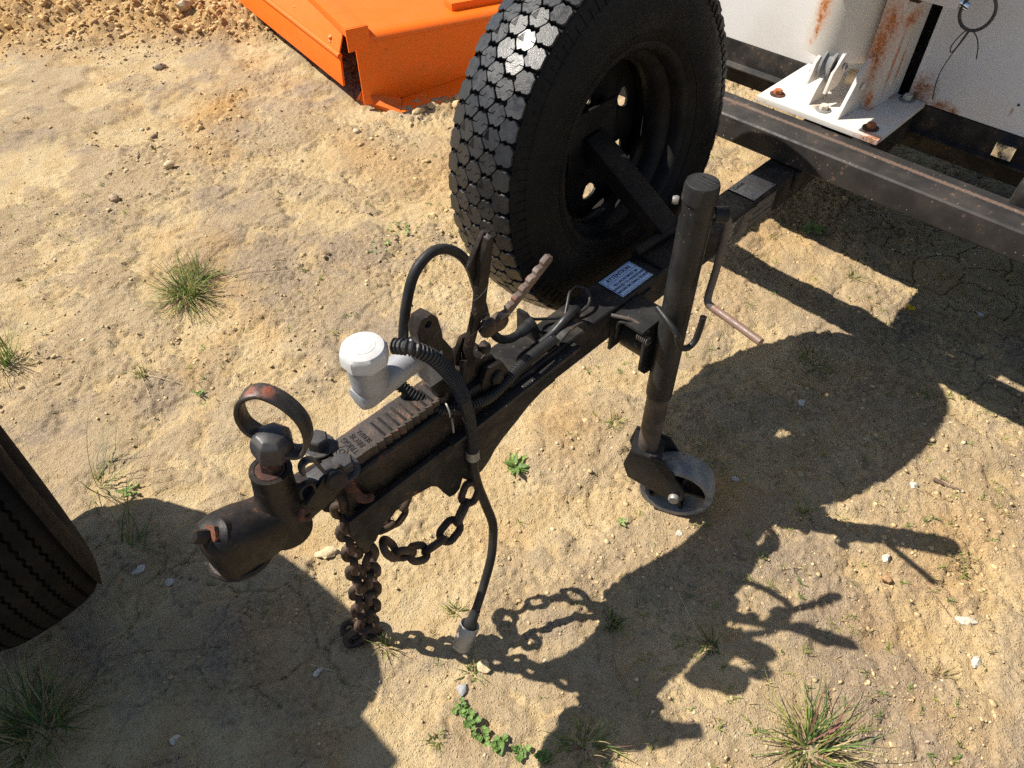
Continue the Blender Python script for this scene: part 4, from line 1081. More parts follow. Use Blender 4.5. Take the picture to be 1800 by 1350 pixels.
ctr = Vector((JX, JY, 0))+wdir*0.082+Vector((0, 0, 0.086))
MB().lathe([(0.007, -0.046), (0.007, 0.046)], ctr, axl, 14).build('axle', M['zinc'], jk)
MB().lathe([(0.011, -0.050), (0.013, -0.047), (0.013, -0.039)], ctr, axl, 14).build('axle_cap', M['zinc'], jk)
jw = MB()
RJ = 0.084
jp = [(RJ-0.016, -0.030), (RJ-0.004, -0.030), (RJ, -0.024), (RJ+0.0015, 0.0), (RJ, 0.024), (RJ-0.004, 0.030), (RJ-0.016, 0.030), (RJ-0.019, 0.005), (RJ-0.019, -0.005)]
u = Vector((0, 0, 1)); w_ = axl.cross(u)
rings = []
for k in range(56):
    a = 2*math.pi*k/56
    rings.append([ctr+axl*h+u*(r*math.cos(a))+w_*(r*math.sin(a)) for r, h in jp])
jw.loft(rings, False, True)
wheel = jw.build('wheel_rim', M['jwheel'], jk)
MB().lathe([(0.018, -0.026), (0.018, 0.026)], ctr, axl, 20).build('hub', M['cast'], wheel)
for k in range(5):
    a = 2*math.pi*k/5+0.3; dv = u*math.cos(a)+w_*math.sin(a); sv = axl.cross(dv)
    MB().prism([ctr+dv*0.015+sv*0.004-axl*0.020, ctr+dv*0.078+sv*0.004-axl*0.022, ctr+dv*0.078-sv*0.004-axl*0.022, ctr+dv*0.015-sv*0.004-axl*0.020], axl*0.042).build('spoke', M['cast'], wheel, 0.001)

# ------------------------------------------------------------------ chains
def link_mesh(L=0.056, W=0.040, r=0.0070):
    pts = []; hs = (L-W)/2; rr = W/2-r
    for k in range(9):
        a = -math.pi/2+math.pi*k/8; pts.append((hs+rr*math.cos(a), rr*math.sin(a), 0))
    for k in range(9):
        a = math.pi/2+math.pi*k/8; pts.append((-hs+rr*math.cos(a), rr*math.sin(a), 0))
    n = len(pts); rings = []
    for i in range(n):
        t = (Vector(pts[(i+1) % n])-Vector(pts[i-1])).normalized(); nn = t.cross(Vector((0, 0, 1)))
        rings.append([Vector(pts[i])+nn*(r*math.cos(2*math.pi*k/8))+Vector((0, 0, 1))*(r*math.sin(2*math.pi*k/8)) for k in range(8)])
    b = MB(); b.loft(rings, False, True)
    me = bpy.data.meshes.new('chain_link'); me.from_pydata([tuple(v) for v in b.v], [], b.f)
    bm = bmesh.new(); bm.from_mesh(me); bmesh.ops.recalc_face_normals(bm, faces=bm.faces); bm.to_mesh(me); bm.free()
    me.polygons.foreach_set('use_smooth', [True]*len(me.polygons)); me.materials.append(M['chain'])
    return me
LINK = link_mesh()
def chain(th, path, pitch=0.0400, roll0=0.0, wob=0.25, seed=0, up=(0, 1, 0)):
    rnd = random.Random(seed); P = resample(path, pitch); org = ORG[th]
    for i in range(len(P)-1):
        c = (P[i]+P[i+1])/2; t = (P[i+1]-P[i]).normalized()
        uu = Vector(up); uu = (uu-t*uu.dot(t)).normalized()
        q = Quaternion(t, roll0+(math.pi/2 if i % 2 else 0)+rnd.uniform(-wob, wob))
        uu = q @ uu; ww = t.cross(uu)
        mm = Matrix((t, uu, ww)).transposed().to_4x4(); mm.translation = c-org
        o = bpy.data.objects.new('chain_link', LINK); link(o, th); o.matrix_local = mm
c1 = thing('safety_chain', 'rusty chain hanging doubled from the coupling to the ground', 'chain', (0.25, 0.69, 0.0))
chain(c1, crom([(0.262, 0.632, 0.575), (0.262, 0.640, 0.53), (0.263, 0.652, 0.46), (0.264, 0.662, 0.37), (0.262, 0.672, 0.28), (0.258, 0.682, 0.19), (0.252, 0.690, 0.10), (0.250, 0.697, 0.035), (0.268, 0.690, 0.012)], 8), roll0=0.5, seed=1)
chain(c1, crom([(0.290, 0.614, 0.545), (0.288, 0.622, 0.50), (0.286, 0.634, 0.43), (0.288, 0.646, 0.35), (0.285, 0.658, 0.26), (0.279, 0.670, 0.17), (0.272, 0.682, 0.09), (0.262, 0.690, 0.035), (0.235, 0.715, 0.012)], 8), roll0=-0.4, seed=2)
chain(c1, crom([(0.21, 0.70, 0.010), (0.235, 0.69, 0.028), (0.262, 0.70, 0.026), (0.29, 0.715, 0.010)], 8), roll0=0.9, seed=13)
chain(c1, crom([(0.225, 0.735, 0.012), (0.236, 0.708, 0.014), (0.265, 0.678, 0.014), (0.295, 0.668, 0.012)], 8), roll0=0.2, seed=3)
MB().tube(crom([(0.275, 0.625, 0.640), (0.270, 0.605, 0.610), (0.276, 0.595, 0.585), (0.288, 0.594, 0.575), (0.292, 0.604, 0.560)], 6), 0.0075, 10).build('shackle', M['castred'], c1)
c2 = thing('safety_chain', 'shorter rusty chain swagged under the side plate', 'chain', (0.38, 0.585, 0.35))
chain(c2, crom([(0.285, 0.583, 0.455), (0.296, 0.578, 0.425), (0.318, 0.574, 0.392), (0.350, 0.572, 0.364), (0.385, 0.572, 0.354), (0.420, 0.574, 0.360), (0.450, 0.577, 0.385), (0.478, 0.581, 0.42), (0.492, 0.584, 0.455)], 8), roll0=0.7, seed=4)
c3 = thing('safety_chain', 'bit of rusty chain seen through below the far side plate', 'chain', (0.40, 0.702, 0.3))
chain(c3, crom([(0.455, 0.703, 0.415), (0.437, 0.703, 0.370), (0.416, 0.703, 0.330), (0.390, 0.704, 0.295), (0.362, 0.704, 0.285), (0.335, 0.703, 0.300), (0.315, 0.702, 0.345), (0.305, 0.701, 0.42)], 8), roll0=0.4, seed=5)

# ------------------------------------------------------------------ orange machine
om = thing('implement_deck', 'bright orange steel implement deck resting on skids behind the tyre', 'machine', (2.2, 2.9, 0.0))
OM = M['orange']
P0, P1, P2 = Vector((1.655, 2.520, 0)), Vector((1.80, 2.465, 0)), Vector((2.75, 2.105, 0))
def wall_seg(a, b, z0, z1, t, name, mt=OM, bev=0.003):
    a = Vector(a); b = Vector(b); dv = (b-a); n = Vector((-dv.y, dv.x, 0)).normalized()*t
    MB().prism([a+Vector((0, 0, z0)), b+Vector((0, 0, z0)), b+Vector((0, 0, z1)), a+Vector((0, 0, z1))], n).build(name, mt, om, bev)
wall_seg(P0, P2, 0.02, 0.268, 0.010, 'side_wall')
# rounded shoulder and flat top
b = MB(); rings = []
inner = [(1.670, 2.560), (1.815, 2.505), (2.765, 2.145)]
path_o = [(P0.x, P0.y), (P1.x, P1.y), (P2.x, P2.y)]
for (ox, oy), (ix, iy) in zip(path_o, inner):
    ox, oy, ix, iy = ox, oy, ix, iy
    ring = []
    for k in range(7):
        t = k/6*math.pi/2
        ring.append(Vector((ox+(ix-ox)*(1-math.cos(t)), oy+(iy-oy)*(1-math.cos(t)), 0.2685+0.032*math.sin(t))))
    rings.append(ring+[Vector((ix, iy, 0.290)), Vector((ox+(ix-ox)*0.3, oy+(iy-oy)*0.3, 0.268))])
b.loft(rings, True); b.build('shoulder', OM, om, smooth=50)
MB().xy([(1.671, 2.561), (1.816, 2.506), (2.766, 2.146), (3.3, 3.9), (2.12, 4.1)], 0.290, 0.3005).build('top_plate', OM, om, 0.002)
# sloping side plate, folded skirt, bolts and the box rib
MB().prism([(1.640, 2.620, 0.200), (1.93, 4.30, 0.200), (2.10, 4.30, 0.296), (1.668, 2.600, 0.296)], (-0.004, 0.0, 0.009)).build('slope_plate', OM, om, 0.002)
MB().prism([(1.622, 2.606, 0.085), (1.908, 4.30, 0.085), (1.920, 4.30, 0.212), (1.634, 2.612, 0.205)], (0.010, -0.001, 0)).build('skirt', OM, om, 0.003)
MB().tube([(1.634, 2.609, 0.206), (1.918, 4.30, 0.213)], 0.011, 10).build('fold', OM, om)
ra, rb = Vector((1.672, 2.520, 0.301)), Vector((2.13, 4.2, 0.301)); dv = (rb-ra).normalized(); sv = Vector((dv.y, -dv.x, 0))
MB().prism([ra-sv*0.045, ra+sv*0.045, rb+sv*0.045, rb-sv*0.045], (0, 0, 0.034)).build('rib', OM, om, 0.004)
MB().prism([ra-sv*0.047+dv*-0.001+Vector((0, 0, -0.055)), ra+sv*0.047-dv*0.001+Vector((0, 0, -0.045)), ra+sv*0.047-dv*0.001+Vector((0, 0, 0.033)), ra-sv*0.047-dv*0.001+Vector((0, 0, 0.033))], -dv*0.008).build('rib_end', OM, om, 0.002)
for (x, y, z) in ((1.668, 2.70, 0.240), (1.74, 3.05, 0.250), (1.80, 3.40, 0.250)):
    MB().hexbolt((x, y, z), (-0.55, 0, 1), 0.012, 0.014, 0.002).build('bolt', M['orange'], om, 0.001)
MB().box((1.86, 3.16, 0.285), (1.92, 3.26, 0.305)).build('slot_cover', M['black'], om, 0.004)
MB().prism([(2.09, 2.43, 0.3012), (2.75, 2.18, 0.3012), (2.78, 2.25, 0.3012), (2.11, 2.50, 0.3012)], (0, 0, 0.030)).build('top_rail', OM, om, 0.003)
# skid shoes at the foot of the walls
def skid(pts, name):
    """low sloping shoe: (x, y, height) along its outer foot, leaning back to the wall"""
    rings = []
    for (x, y, ix, iy, h) in pts:
        rings.append([Vector((x, y, -0.02)), Vector((x, y, 0.016)), Vector((ix, iy, h)), Vector((ix+0.004, iy+0.012, h)), Vector((ix+0.004, iy+0.012, -0.02))])
    MB().loft(rings, True).build(name, OM, om, 0.002)
skid([(1.672, 2.600, 1.670, 2.545, 0.075), (1.725, 2.372, 1.80, 2.450, 0.020)], 'skid_shoe')
skid([(1.728, 2.370, 1.803, 2.449, 0.020), (2.10, 2.250, 2.12, 2.330, 0.060), (2.75, 2.010, 2.75, 2.090, 0.060)], 'skid_shoe')
MB().box((2.2, 3.0, -0.02), (3.0, 3.6, 0.29)).build('inner_frame', M['black'], om)

# ------------------------------------------------------------------ stones, crumbs
def rock_verts(rnd, sub=1):
    bm = bmesh.new(); bmesh.ops.create_icosphere(bm, subdivisions=sub, radius=1.0)
    ph = [rnd.uniform(0, 6.28) for _ in range(6)]
    for v in bm.verts:
        c = v.co
        f = 1+0.22*math.sin(2.3*c.x+ph[0])+0.2*math.sin(2.9*c.y+ph[1])+0.18*math.sin(2.6*c.z+ph[2])+rnd.uniform(-0.14, 0.14)
        v.co = c*f*(1+0.25*rnd.uniform(-1, 1)*(sub == 1))
    vs_ = np.array([v.co[:] for v in bm.verts]); fs = np.array([[v.index for v in f.verts] for f in bm.faces])
    bm.free()
    return vs_, fs
RR = random.Random(21)
CR = [rock_verts(RR, 1) for _ in range(10)]
def scatter_crumbs():
    rng = np.random.default_rng(4)
    V, F, T = [], [], []
    off = 0
    n = 28000
    # positions thin out with distance
    v = 0.32+3.9*rng.random(n)**1.35
    u = (rng.random(n)*2-1)*(0.62+0.62*v)
    x = 0.7071*(u+v); y = 0.7071*(v-u)
    nh = 8000
    vh = 3.45+1.3*rng.random(nh); uh = -3.0+2.4*rng.random(nh)
    x = np.append(x, 0.7071*(uh+vh)); y = np.append(y, 0.7071*(vh-uh)); v = np.append(v, vh); n += nh
    heap, clod, orange, far = soil_masks(x, y)
    dens = np.clip(0.07+0.95*sstep(0.46, 0.64, fbm(x*3.5, y*3.5, 50, 4))+1.2*clod+0.5*sstep(0.0, 0.7, 0.7071*(x-y)), 0, 1)
    keep = rng.random(n) < dens*0.8
    x, y, v, clod, orange, heap = x[keep], y[keep], v[keep], clod[keep], orange[keep], heap[keep]
    z = ground_z(x, y)
    size = (0.0013+0.0040*rng.random(len(x))**4)*(0.8+0.22*v)
    size *= 1+clod*rng.random(len(x))*1.5+0.35*sstep(0.1, 0.7, 0.7071*(x-y))*rng.random(len(x))**3+heap*1.3*rng.random(len(x))**3
    base = np.array([0.48, 0.36, 0.20]); pale = np.array([0.55, 0.455, 0.305]); dark = np.array([0.30, 0.225, 0.16]); org = np.array([0.55, 0.33, 0.13])
    for i in range(len(x)):
        vs_, fs = CR[i % 10]
        a = rng.random()*6.28; c, s = math.cos(a), math.sin(a)
        sc = size[i]*(0.55+0.8*rng.random(3)); sc[2] *= 0.7
        p = vs_*sc
        p = np.stack([p[:, 0]*c-p[:, 1]*s+x[i], p[:, 0]*s+p[:, 1]*c+y[i], p[:, 2]+z[i]+size[i]*0.05], -1)
        V.append(p); F.append(fs+off); off += len(p)
        r = rng.random()
        col = base*(0.85+0.3*rng.random()) if r < 0.78 else (pale if r < 0.90 else dark*(0.8+0.6*rng.random()))
        col = col*(1-orange[i]*0.7)+org*orange[i]*0.7
        T.append(np.tile(np.append(col, 1), (len(p), 1)))
    V = np.concatenate(V); F = np.concatenate(F); T = np.concatenate(T)
    me = bpy.data.meshes.new('soil_crumbs')
    me.vertices.add(len(V)); me.vertices.foreach_set('co', V.ravel().astype(np.float32))
    me.loops.add(F.size); me.loops.foreach_set('vertex_index', F.ravel().astype(np.int32))
    me.polygons.add(len(F)); me.polygons.foreach_set('loop_start', np.arange(0, F.size, 3, dtype=np.int32)); me.polygons.foreach_set('loop_total', np.full(len(F), 3, np.int32))
    me.update(calc_edges=True)
    at = me.attributes.new('tint', 'FLOAT_COLOR', 'POINT'); at.data.foreach_set('color', T.ravel().astype(np.float32))
    me.materials.append(M['soilbits'])
    o = bpy.data.objects.new('soil_crumbs', me); link(o)
    tag(o, 'loose crumbs of dry soil and grit strewn over the yard', 'soil crumbs', kind='stuff')
scatter_crumbs()

def tint_mesh(me, col):
    at = me.attributes.new('tint', 'FLOAT_COLOR', 'POINT')
    at.data.foreach_set('color', np.tile(np.append(np.array(col), 1.0), (len(me.vertices), 1)).ravel().astype(np.float32))

def stone(x, y, sx, sy, sz, col, label, name='stone', cat='stone', group=None, seed=0, rot=0.0, sink=0.3):
    rnd = random.Random(seed*7+3); vs_, fs = rock_verts(rnd, 2)
    z = gz(x, y); c, s = math.cos(rot), math.sin(rot)
    p = vs_*np.array([sx, sy, sz])
    p = np.stack([p[:, 0]*c-p[:, 1]*s, p[:, 0]*s+p[:, 1]*c, p[:, 2]], -1)
    me = bpy.data.meshes.new(name); me.from_pydata(p.tolist(), [], fs.tolist())
    me.polygons.foreach_set('use_smooth', [True]*len(me.polygons)); me.set_sharp_from_angle(angle=R_(35))
    tint_mesh(me, col); me.materials.append(M['soilbits'])
    o = bpy.data.objects.new(name, me); link(o); o.location = (x, y, z+sz*(1-sink)-0.001)
    return tag(o, label, cat, group)
PALE, BROWN, GREY, TAN = (0.50, 0.45, 0.37), (0.36, 0.22, 0.11), (0.30, 0.29, 0.29), (0.55, 0.43, 0.26)
G_ST = 'loose stones lying in the yard'
stone(1.171, -0.001, 0.011, 0.009, 0.006, PALE, 'small white stone below the crank handle shadow', group=G_ST, seed=1)
stone(1.128, -0.026, 0.011, 0.009, 0.010, BROWN, 'round brown stone between the jack and lever shadows', group=G_ST, seed=2)
stone(1.155, -0.190, 0.020, 0.008, 0.005, PALE, 'long broken white flake at the sunny right edge', group=G_ST, seed=3, rot=-0.9)
stone(1.078, -0.241, 0.012, 0.008, 0.006, PALE, 'pale chip nearest the lower right photo corner', group=G_ST, seed=4)
stone(0.132, 0.698, 0.011, 0.008, 0.005, PALE, 'pale chip in the tyre shadow below the chain', group=G_ST, seed=5)
stone(0.312, 0.464, 0.013, 0.009, 0.007, GREY, 'blue-grey pebble in sun below the plug', group=G_ST, seed=6, rot=0.5)
stone(0.299, 0.913, 0.026, 0.017, 0.006, TAN, 'flat pale tan flake behind the hanging chain', group=G_ST, seed=7, rot=-0.5)
stone(0.372, 0.462, 0.014, 0.012, 0.011, TAN, 'sandy lump pair beside the plug shadow', group=G_ST, seed=8)
stone(1.404, 0.042, 0.010, 0.008, 0.005, PALE, 'white chip at the rim of the big tyre shadow', group=G_ST, seed=9)
stone(1.453, 0.371, 0.013, 0.008, 0.005, (0.5, 0.47, 0.42), 'grey-white chip beside the bright dots in tyre shadow', group=G_ST, seed=10)
stone(1.126, 0.362, 0.010, 0.009, 0.006, (0.48, 0.44, 0.38), 'pale pebble in shade right of the castor wheel', group=G_ST, seed=11)
stone(0.851, 2.674, 0.024, 0.015, 0.010, TAN, 'angular tan stone on the sunlit ground at upper left', group=G_ST, seed=12)
stone(1.251, 3.511, 0.022, 0.016, 0.016, (0.30, 0.23, 0.16), 'dark pointed clod short of the orange soil heap', group=G_ST, seed=13)
stone(1.602, 3.889, 0.030, 0.024, 0.022, (0.45, 0.37, 0.26), 'grey clod in front of the orange machine', group=G_ST, seed=14)
stone(0.604, 2.603, 0.022, 0.014, 0.014, (0.36, 0.27, 0.18), 'dark clod left of the angular tan stone', group=G_ST, seed=15)
stone(-0.018, 1.174, 0.011, 0.009, 0.005, (0.5, 0.47, 0.42), 'pale chip beside the left tyre in its shadow', group=G_ST, seed=16)
stone(0.021, 1.104, 0.010, 0.008, 0.005, PALE, 'brighter chip under the coupling nose', group=G_ST, seed=17)
stone(-0.135, 0.787, 0.010, 0.008, 0.004, (0.55, 0.48, 0.36), 'yellowish chip deep in shade at lower left', group=G_ST, seed=18)
stone(1.78, 2.32, 0.026, 0.020, 0.016, (0.46, 0.34, 0.19), 'sandy clod against the orange skid', group=G_ST, seed=19)
stone(1.84, 2.31, 0.020, 0.016, 0.014, (0.48, 0.36, 0.2), 'second sandy clod along the orange skid', group=G_ST, seed=20)
stone(1.93, 2.24, 0.022, 0.020, 0.016, (0.5, 0.36, 0.2), 'smallest clod along the orange skid near the tyre', group=G_ST, seed=22)
stone(0.900, 0.365, 0.008, 0.007, 0.006, PALE, 'white pebble at the foot of the castor wheel', group=G_ST, seed=21)

# ------------------------------------------------------------------ grass and weeds
def grass_tuft(x, y, n, length, spread, cols, label, seed, width=0.0013, flat=0.35, lean=(0, 0), name='grass_tuft', radius=0.012):
    rnd = random.Random(seed); V, F, T = [], [], []
    z0 = gz(x, y)
    for i in range(n+n//2):
        dead = i >= n
        a = rnd.uniform(0, 6.283); r0 = radius*math.sqrt(rnd.random())
        bx, by = r0*math.cos(a+rnd.gauss(0, 0.8)), r0*math.sin(a+rnd.gauss(0, 0.8))
        L = length*rnd.uniform(0.35, 1.0); tilt = abs(rnd.gauss(flat, spread)); tilt = min(tilt, 1.45)
        if dead: L = length*rnd.uniform(0.2, 0.65); tilt = rnd.uniform(1.1, 1.5)
        dx, dy = math.cos(a)+lean[0], math.sin(a)+lean[1]; dl = math.hypot(dx, dy) or 1; dx, dy = dx/dl, dy/dl
        p = Vector((bx, by, -0.004)); segs = 6; curl = rnd.uniform(-0.05, 0.36)*spread*1.6; brk = rnd.randrange(1, 5) if rnd.random() < 0.25 else -1
        w = width*rnd.uniform(0.7, 1.25); sx, sy = -dy, dx
        col = np.array(cols[rnd.randrange(len(cols))])*rnd.uniform(0.75, 1.25); o = len(V)
        if dead: col = np.array(STRAW)*rnd.uniform(0.35, 1.0)
        tip = np.array((0.42, 0.36, 0.16)) if rnd.random() < 0.3 else col
        for k in range(segs+1):
            t = k/segs; ww = w*(1-t)**0.7+0.00012
            V.append((p.x+sx*ww, p.y+sy*ww, p.z)); V.append((p.x-sx*ww, p.y-sy*ww, p.z))
            cc = col*(1-t*t)+tip*(t*t); T += [(*cc, 1)]*2
            st = L/segs
            if k == brk: tilt += rnd.uniform(0.5, 1.1)
            yaw = rnd.gauss(0, 0.10); dx, dy = dx*math.cos(yaw)-dy*math.sin(yaw), dx*math.sin(yaw)+dy*math.cos(yaw)
            p = p+Vector((dx*math.sin(tilt)*st, dy*math.sin(tilt)*st, math.cos(tilt)*st)); tilt = tilt+curl
            if p.z < 0.003: p.z = 0.003
            if tilt > 1.9: tilt = 1.9
        for k in range(segs):
            F.append((o+2*k, o+2*k+1, o+2*k+3, o+2*k+2))
    me = bpy.data.meshes.new(name); me.from_pydata(V, [], F)
    at = me.attributes.new('tint', 'FLOAT_COLOR', 'POINT'); at.data.foreach_set('color', np.array(T, np.float32).ravel())
    me.materials.append(M['blade'])
    o = bpy.data.objects.new(name, me); link(o); o.location = (x, y, z0)
    return tag(o, label, 'grass', 'grass tufts in the yard')
GR, YG, DG, STRAW, PINK = (0.12, 0.19, 0.04), (0.22, 0.26, 0.05), (0.06, 0.10, 0.028), (0.40, 0.31, 0.15), (0.22, 0.09, 0.07)
grass_tuft(0.533, 1.964, 240, 0.17, 0.5, [GR, GR, YG, GR, YG, STRAW, PINK], 'large spiky green grass tuft on the open ground', 1, flat=0.75, radius=0.035)
grass_tuft(0.600, 2.020, 130, 0.12, 0.45, [GR, YG, DG, PINK], 'smaller grass tuft grown into the large spiky one', 31, flat=0.6, radius=0.03)
grass_tuft(0.025, 2.060, 60, 0.20, 0.35, [GR, YG, GR], 'upright green grass tuft at the left edge in sun', 2, flat=0.35, radius=0.025)
grass_tuft(0.273, 1.727, 40, 0.055, 0.35, [YG, YG, GR, STRAW], 'tiny yellow-green tuft left of the pull handle', 3, flat=0.4, radius=0.012)
grass_tuft(0.020, 1.470, 20, 0.22, 0.35, [GR, DG, YG], 'sparse long grass behind the left tyre', 4, flat=0.8, lean=(0.8, -0.3), radius=0.04)
grass_tuft(0.010, 1.230, 14, 0.22, 0.3, [GR, DG], 'thin blades lying in shade by the coupling nose', 5, flat=1.0, lean=(0.9, -0.2), radius=0.03)
grass_tuft(-0.315, 1.000, 170, 0.17, 0.35, [DG, GR, DG, STRAW], 'dense shaded grass tuft in the lower left corner', 6, flat=0.7, lean=(-0.1, 0.1), radius=0.05)
grass_tuft(0.690, -0.085, 90, 0.17, 0.4, [GR, DG, YG, PINK, STRAW], 'sprawling reddish-stemmed grass at the bottom right', 7, flat=0.95, radius=0.03, width=0.0015)
grass_tuft(0.405, 0.222, 60, 0.09, 0.4, [PINK, GR, STRAW, YG], 'pinkish sparse tuft at the bottom centre', 8, flat=0.6, radius=0.025)
grass_tuft(0.738, 0.163, 36, 0.05, 0.4, [DG, GR, STRAW], 'small tuft inside the drawbar shadow', 9, flat=0.6)
grass_tuft(0.627, 0.338, 40, 0.06, 0.3, [DG, GR], 'tuft at the shadow edge right of the plug', 10, flat=0.4)
grass_tuft(0.262, 0.640, 26, 0.05, 0.4, [GR, YG, STRAW], 'tuft at the foot of the hanging chain', 11, flat=0.5)
grass_tuft(0.418, 0.594, 22, 0.04, 0.35, [YG, GR, STRAW], 'little tuft just behind the plug', 12, flat=0.4)
grass_tuft(0.350, 0.470, 30, 0.045, 0.5, [DG, GR], 'dark little tuft in front of the plug tip', 32, flat=0.9)
grass_tuft(1.164, 0.182, 22, 0.035, 0.4, [GR, YG], 'bright little tuft beside the jack shadow', 13, flat=0.5)
grass_tuft(0.214, 0.425, 24, 0.03, 0.4, [GR, YG, STRAW], 'tiny tuft at the lower edge of the tyre shadow', 14, flat=0.6)
grass_tuft(0.950, 1.05, 20, 0.045, 0.4, [YG, STRAW, GR], 'thin dry tuft left of the side plate', 15, flat=0.7)
grass_tuft(0.700, 1.02, 12, 0.13, 0.3, [GR, YG], 'few long blades beyond the lettered coupling', 16, flat=0.8, lean=(-0.6, 0.4), radius=0.03)
grass_tuft(1.050, 0.68, 22, 0.05, 0.4, [YG, GR, STRAW], 'weak tuft in sun left of the castor wheel', 17, flat=0.6)
grass_tuft(2.03, 0.52, 20, 0.05, 0.4, [GR, YG], 'tuft on the lit patch under the crossbeam', 18, flat=0.5)
grass_tuft(1.62, 0.42, 40, 0.07, 0.4, [DG, GR], 'shaded grass inside the big round tyre shadow', 19, flat=0.7, radius=0.04)
grass_tuft(1.28, -0.12, 30, 0.03, 0.5, [YG, STRAW, GR], 'low pale tuft right of the lever shadow', 20, flat=0.9, radius=0.03)
grass_tuft(1.00, -0.20, 24, 0.045, 0.4, [STRAW, STRAW, PINK], 'dry straw-coloured star tuft near the right edge', 21, flat=1.1)

def sprouts():
    rng = np.random.default_rng(8); rnd = random.Random(8); V, F, T = [], [], []
    n = 3200
    v = 0.32+2.6*rng.random(n)**1.2; u = (rng.random(n)*2-1)*(0.6+0.6*v)
    x = 0.7071*(u+v); y = 0.7071*(v-u)
    dens = np.clip(sstep(0.50, 0.62, fbm(x*2.3, y*2.3, 77, 4))+0.9*sstep(-0.05, 0.4, u)*0.75, 0.03, 1)
    keep = rng.random(n) < dens*0.55
    x, y = x[keep], y[keep]; z = ground_z(x, y)
    for i in range(len(x)):
        col0 = np.array([GR, YG, YG, STRAW, STRAW][rnd.randrange(5)])
        for b_ in range(rnd.randint(3, 7)):
            a = rnd.uniform(0, 6.28); L = rnd.uniform(0.006, 0.022); t = rnd.uniform(0.5, 1.4); o = len(V)
            dx, dy = math.cos(a), math.sin(a); w = 0.0008
            p0 = np.array([x[i]+rnd.uniform(-.004, .004), y[i]+rnd.uniform(-.004, .004), z[i]]); p1 = p0+np.array([dx*math.sin(t)*L*.6, dy*math.sin(t)*L*.6, math.cos(t)*L*.6+0.002]); p2 = p0+np.array([dx*L, dy*L, math.cos(t)*L*.6+0.001])
            sv = np.array([-dy*w, dx*w, 0])
            V += [tuple(p0+sv), tuple(p0-sv), tuple(p1+sv), tuple(p1-sv), tuple(p2)]
            F += [(o, o+1, o+3, o+2), (o+2, o+3, o+4)]
            T += [(*(col0*rnd.uniform(0.8, 1.3)), 1)]*5
    me = bpy.data.meshes.new('sprouting_grass'); me.from_pydata(V, [], F)
    at = me.attributes.new('tint', 'FLOAT_COLOR', 'POINT'); at.data.foreach_set('color', np.array(T, np.float32).ravel())
    me.materials.append(M['blade']); o = bpy.data.objects.new('sprouting_grass', me); link(o)
    tag(o, 'thin sprouting grass seedlings and dry bits over the soil', 'grass', kind='stuff')
sprouts()

def leaf_mesh(name, L, W, lobes, col, seed, curl=0.3):
    rnd = random.Random(seed); n = 12; V, F, T = [], [], []
    for k in range(n+1):
        t = k/n; w = W*math.sin(math.pi*min(1, t**0.65*0.98+0.02))**0.8*(0.35+0.65*t**0.4)
        w *= 1+0.22*math.cos(t*lobes*math.pi*2)
        if t < 0.28: w = W*0.09
        z = 0.9*L*curl*(t*0.9-t*t)+rnd.uniform(-0.001, 0.001)
        for s in (-1, -0.5, 0, 0.5, 1):
            V.append((t*L, s*w, z+abs(s)*W*0.18+rnd.uniform(-0.0008, 0.0008))); c = np.array(col)*(1.25 if s == 0 else rnd.uniform(0.85, 1.1)); T.append((*c, 1))
        if k:
            o = len(V)-10
            for q in range(4):
                F.append((o+q, o+q+1, o+5+q+1, o+5+q))
    me = bpy.data.meshes.new(name); me.from_pydata(V, [], F)
    at = me.attributes.new('tint', 'FLOAT_COLOR', 'POINT'); at.data.foreach_set('color', np.array(T, np.float32).ravel())
    me.polygons.foreach_set('use_smooth', [True]*len(me.polygons)); me.materials.append(M['blade'])
    return me
LEAF = [leaf_mesh('leaf', 0.05, 0.013, 2.5, (0.20, 0.29, 0.075), 1), leaf_mesh('leaf', 0.04, 0.014, 2, (0.26, 0.35, 0.10), 2), leaf_mesh('leaf', 0.045, 0.010, 3, (0.13, 0.21, 0.055), 3, 0.5)]
ROUND = [leaf_mesh('leaflet', 0.016, 0.0075, 0, (0.13, 0.22, 0.055), 4, 0.6), leaf_mesh('leaflet', 0.015, 0.007, 0, (0.18, 0.28, 0.075), 5, 0.5)]
def weed(x, y, n, sc, label, seed, meshes=LEAF, rad=0.0, name='weed', pitch=(0.1, 0.7)):
    rnd = random.Random(seed); t = thing(name, label, 'weed', (x, y, gz(x, y)+0.002), 'leafy weeds in the yard')
    for i in range(n):
        o = bpy.data.objects.new(meshes[0].name.split('.')[0], meshes[rnd.randrange(len(meshes))]); link(o, t)
        a = i*2.4+rnd.uniform(-0.4, 0.4); s = sc*rnd.uniform(0.6, 1.1)
        o.rotation_euler = (rnd.uniform(-0.35, 0.35), -rnd.uniform(*pitch), a); o.scale = (s, s, s)
        r = rad*math.sqrt(rnd.random()); b_ = rnd.uniform(0, 6.28)
        o.location = (r*math.cos(b_), r*math.sin(b_), 0.004*rnd.random())
    return t
weed(0.773, 0.770, 13, 0.95, 'bright green lobed rosette weed between side plate and castor', 1)
weed(2.173, 0.744, 9, 1.25, 'lobed weed on the ground under the crossbeam', 2, pitch=(0.0, 0.3))
weed(1.185, 1.761, 16, 0.62, 'dark leafy weed patch left of the spare tyre', 3, rad=0.06)
weed(1.10, 1.70, 9, 0.5, 'outlying leafy sprig beside the dark weed patch', 33, rad=0.04)
weed(0.345, 1.555, 8, 0.42, 'small grey-green weed above the pull handle', 4)
weed(0.07, 1.40, 10, 0.5, 'straggly weed at the edge of the left tyre shadow', 5, rad=0.02)
weed(0.83, 0.48, 6, 0.4, 'tiny sprout in the open left of castor', 6)
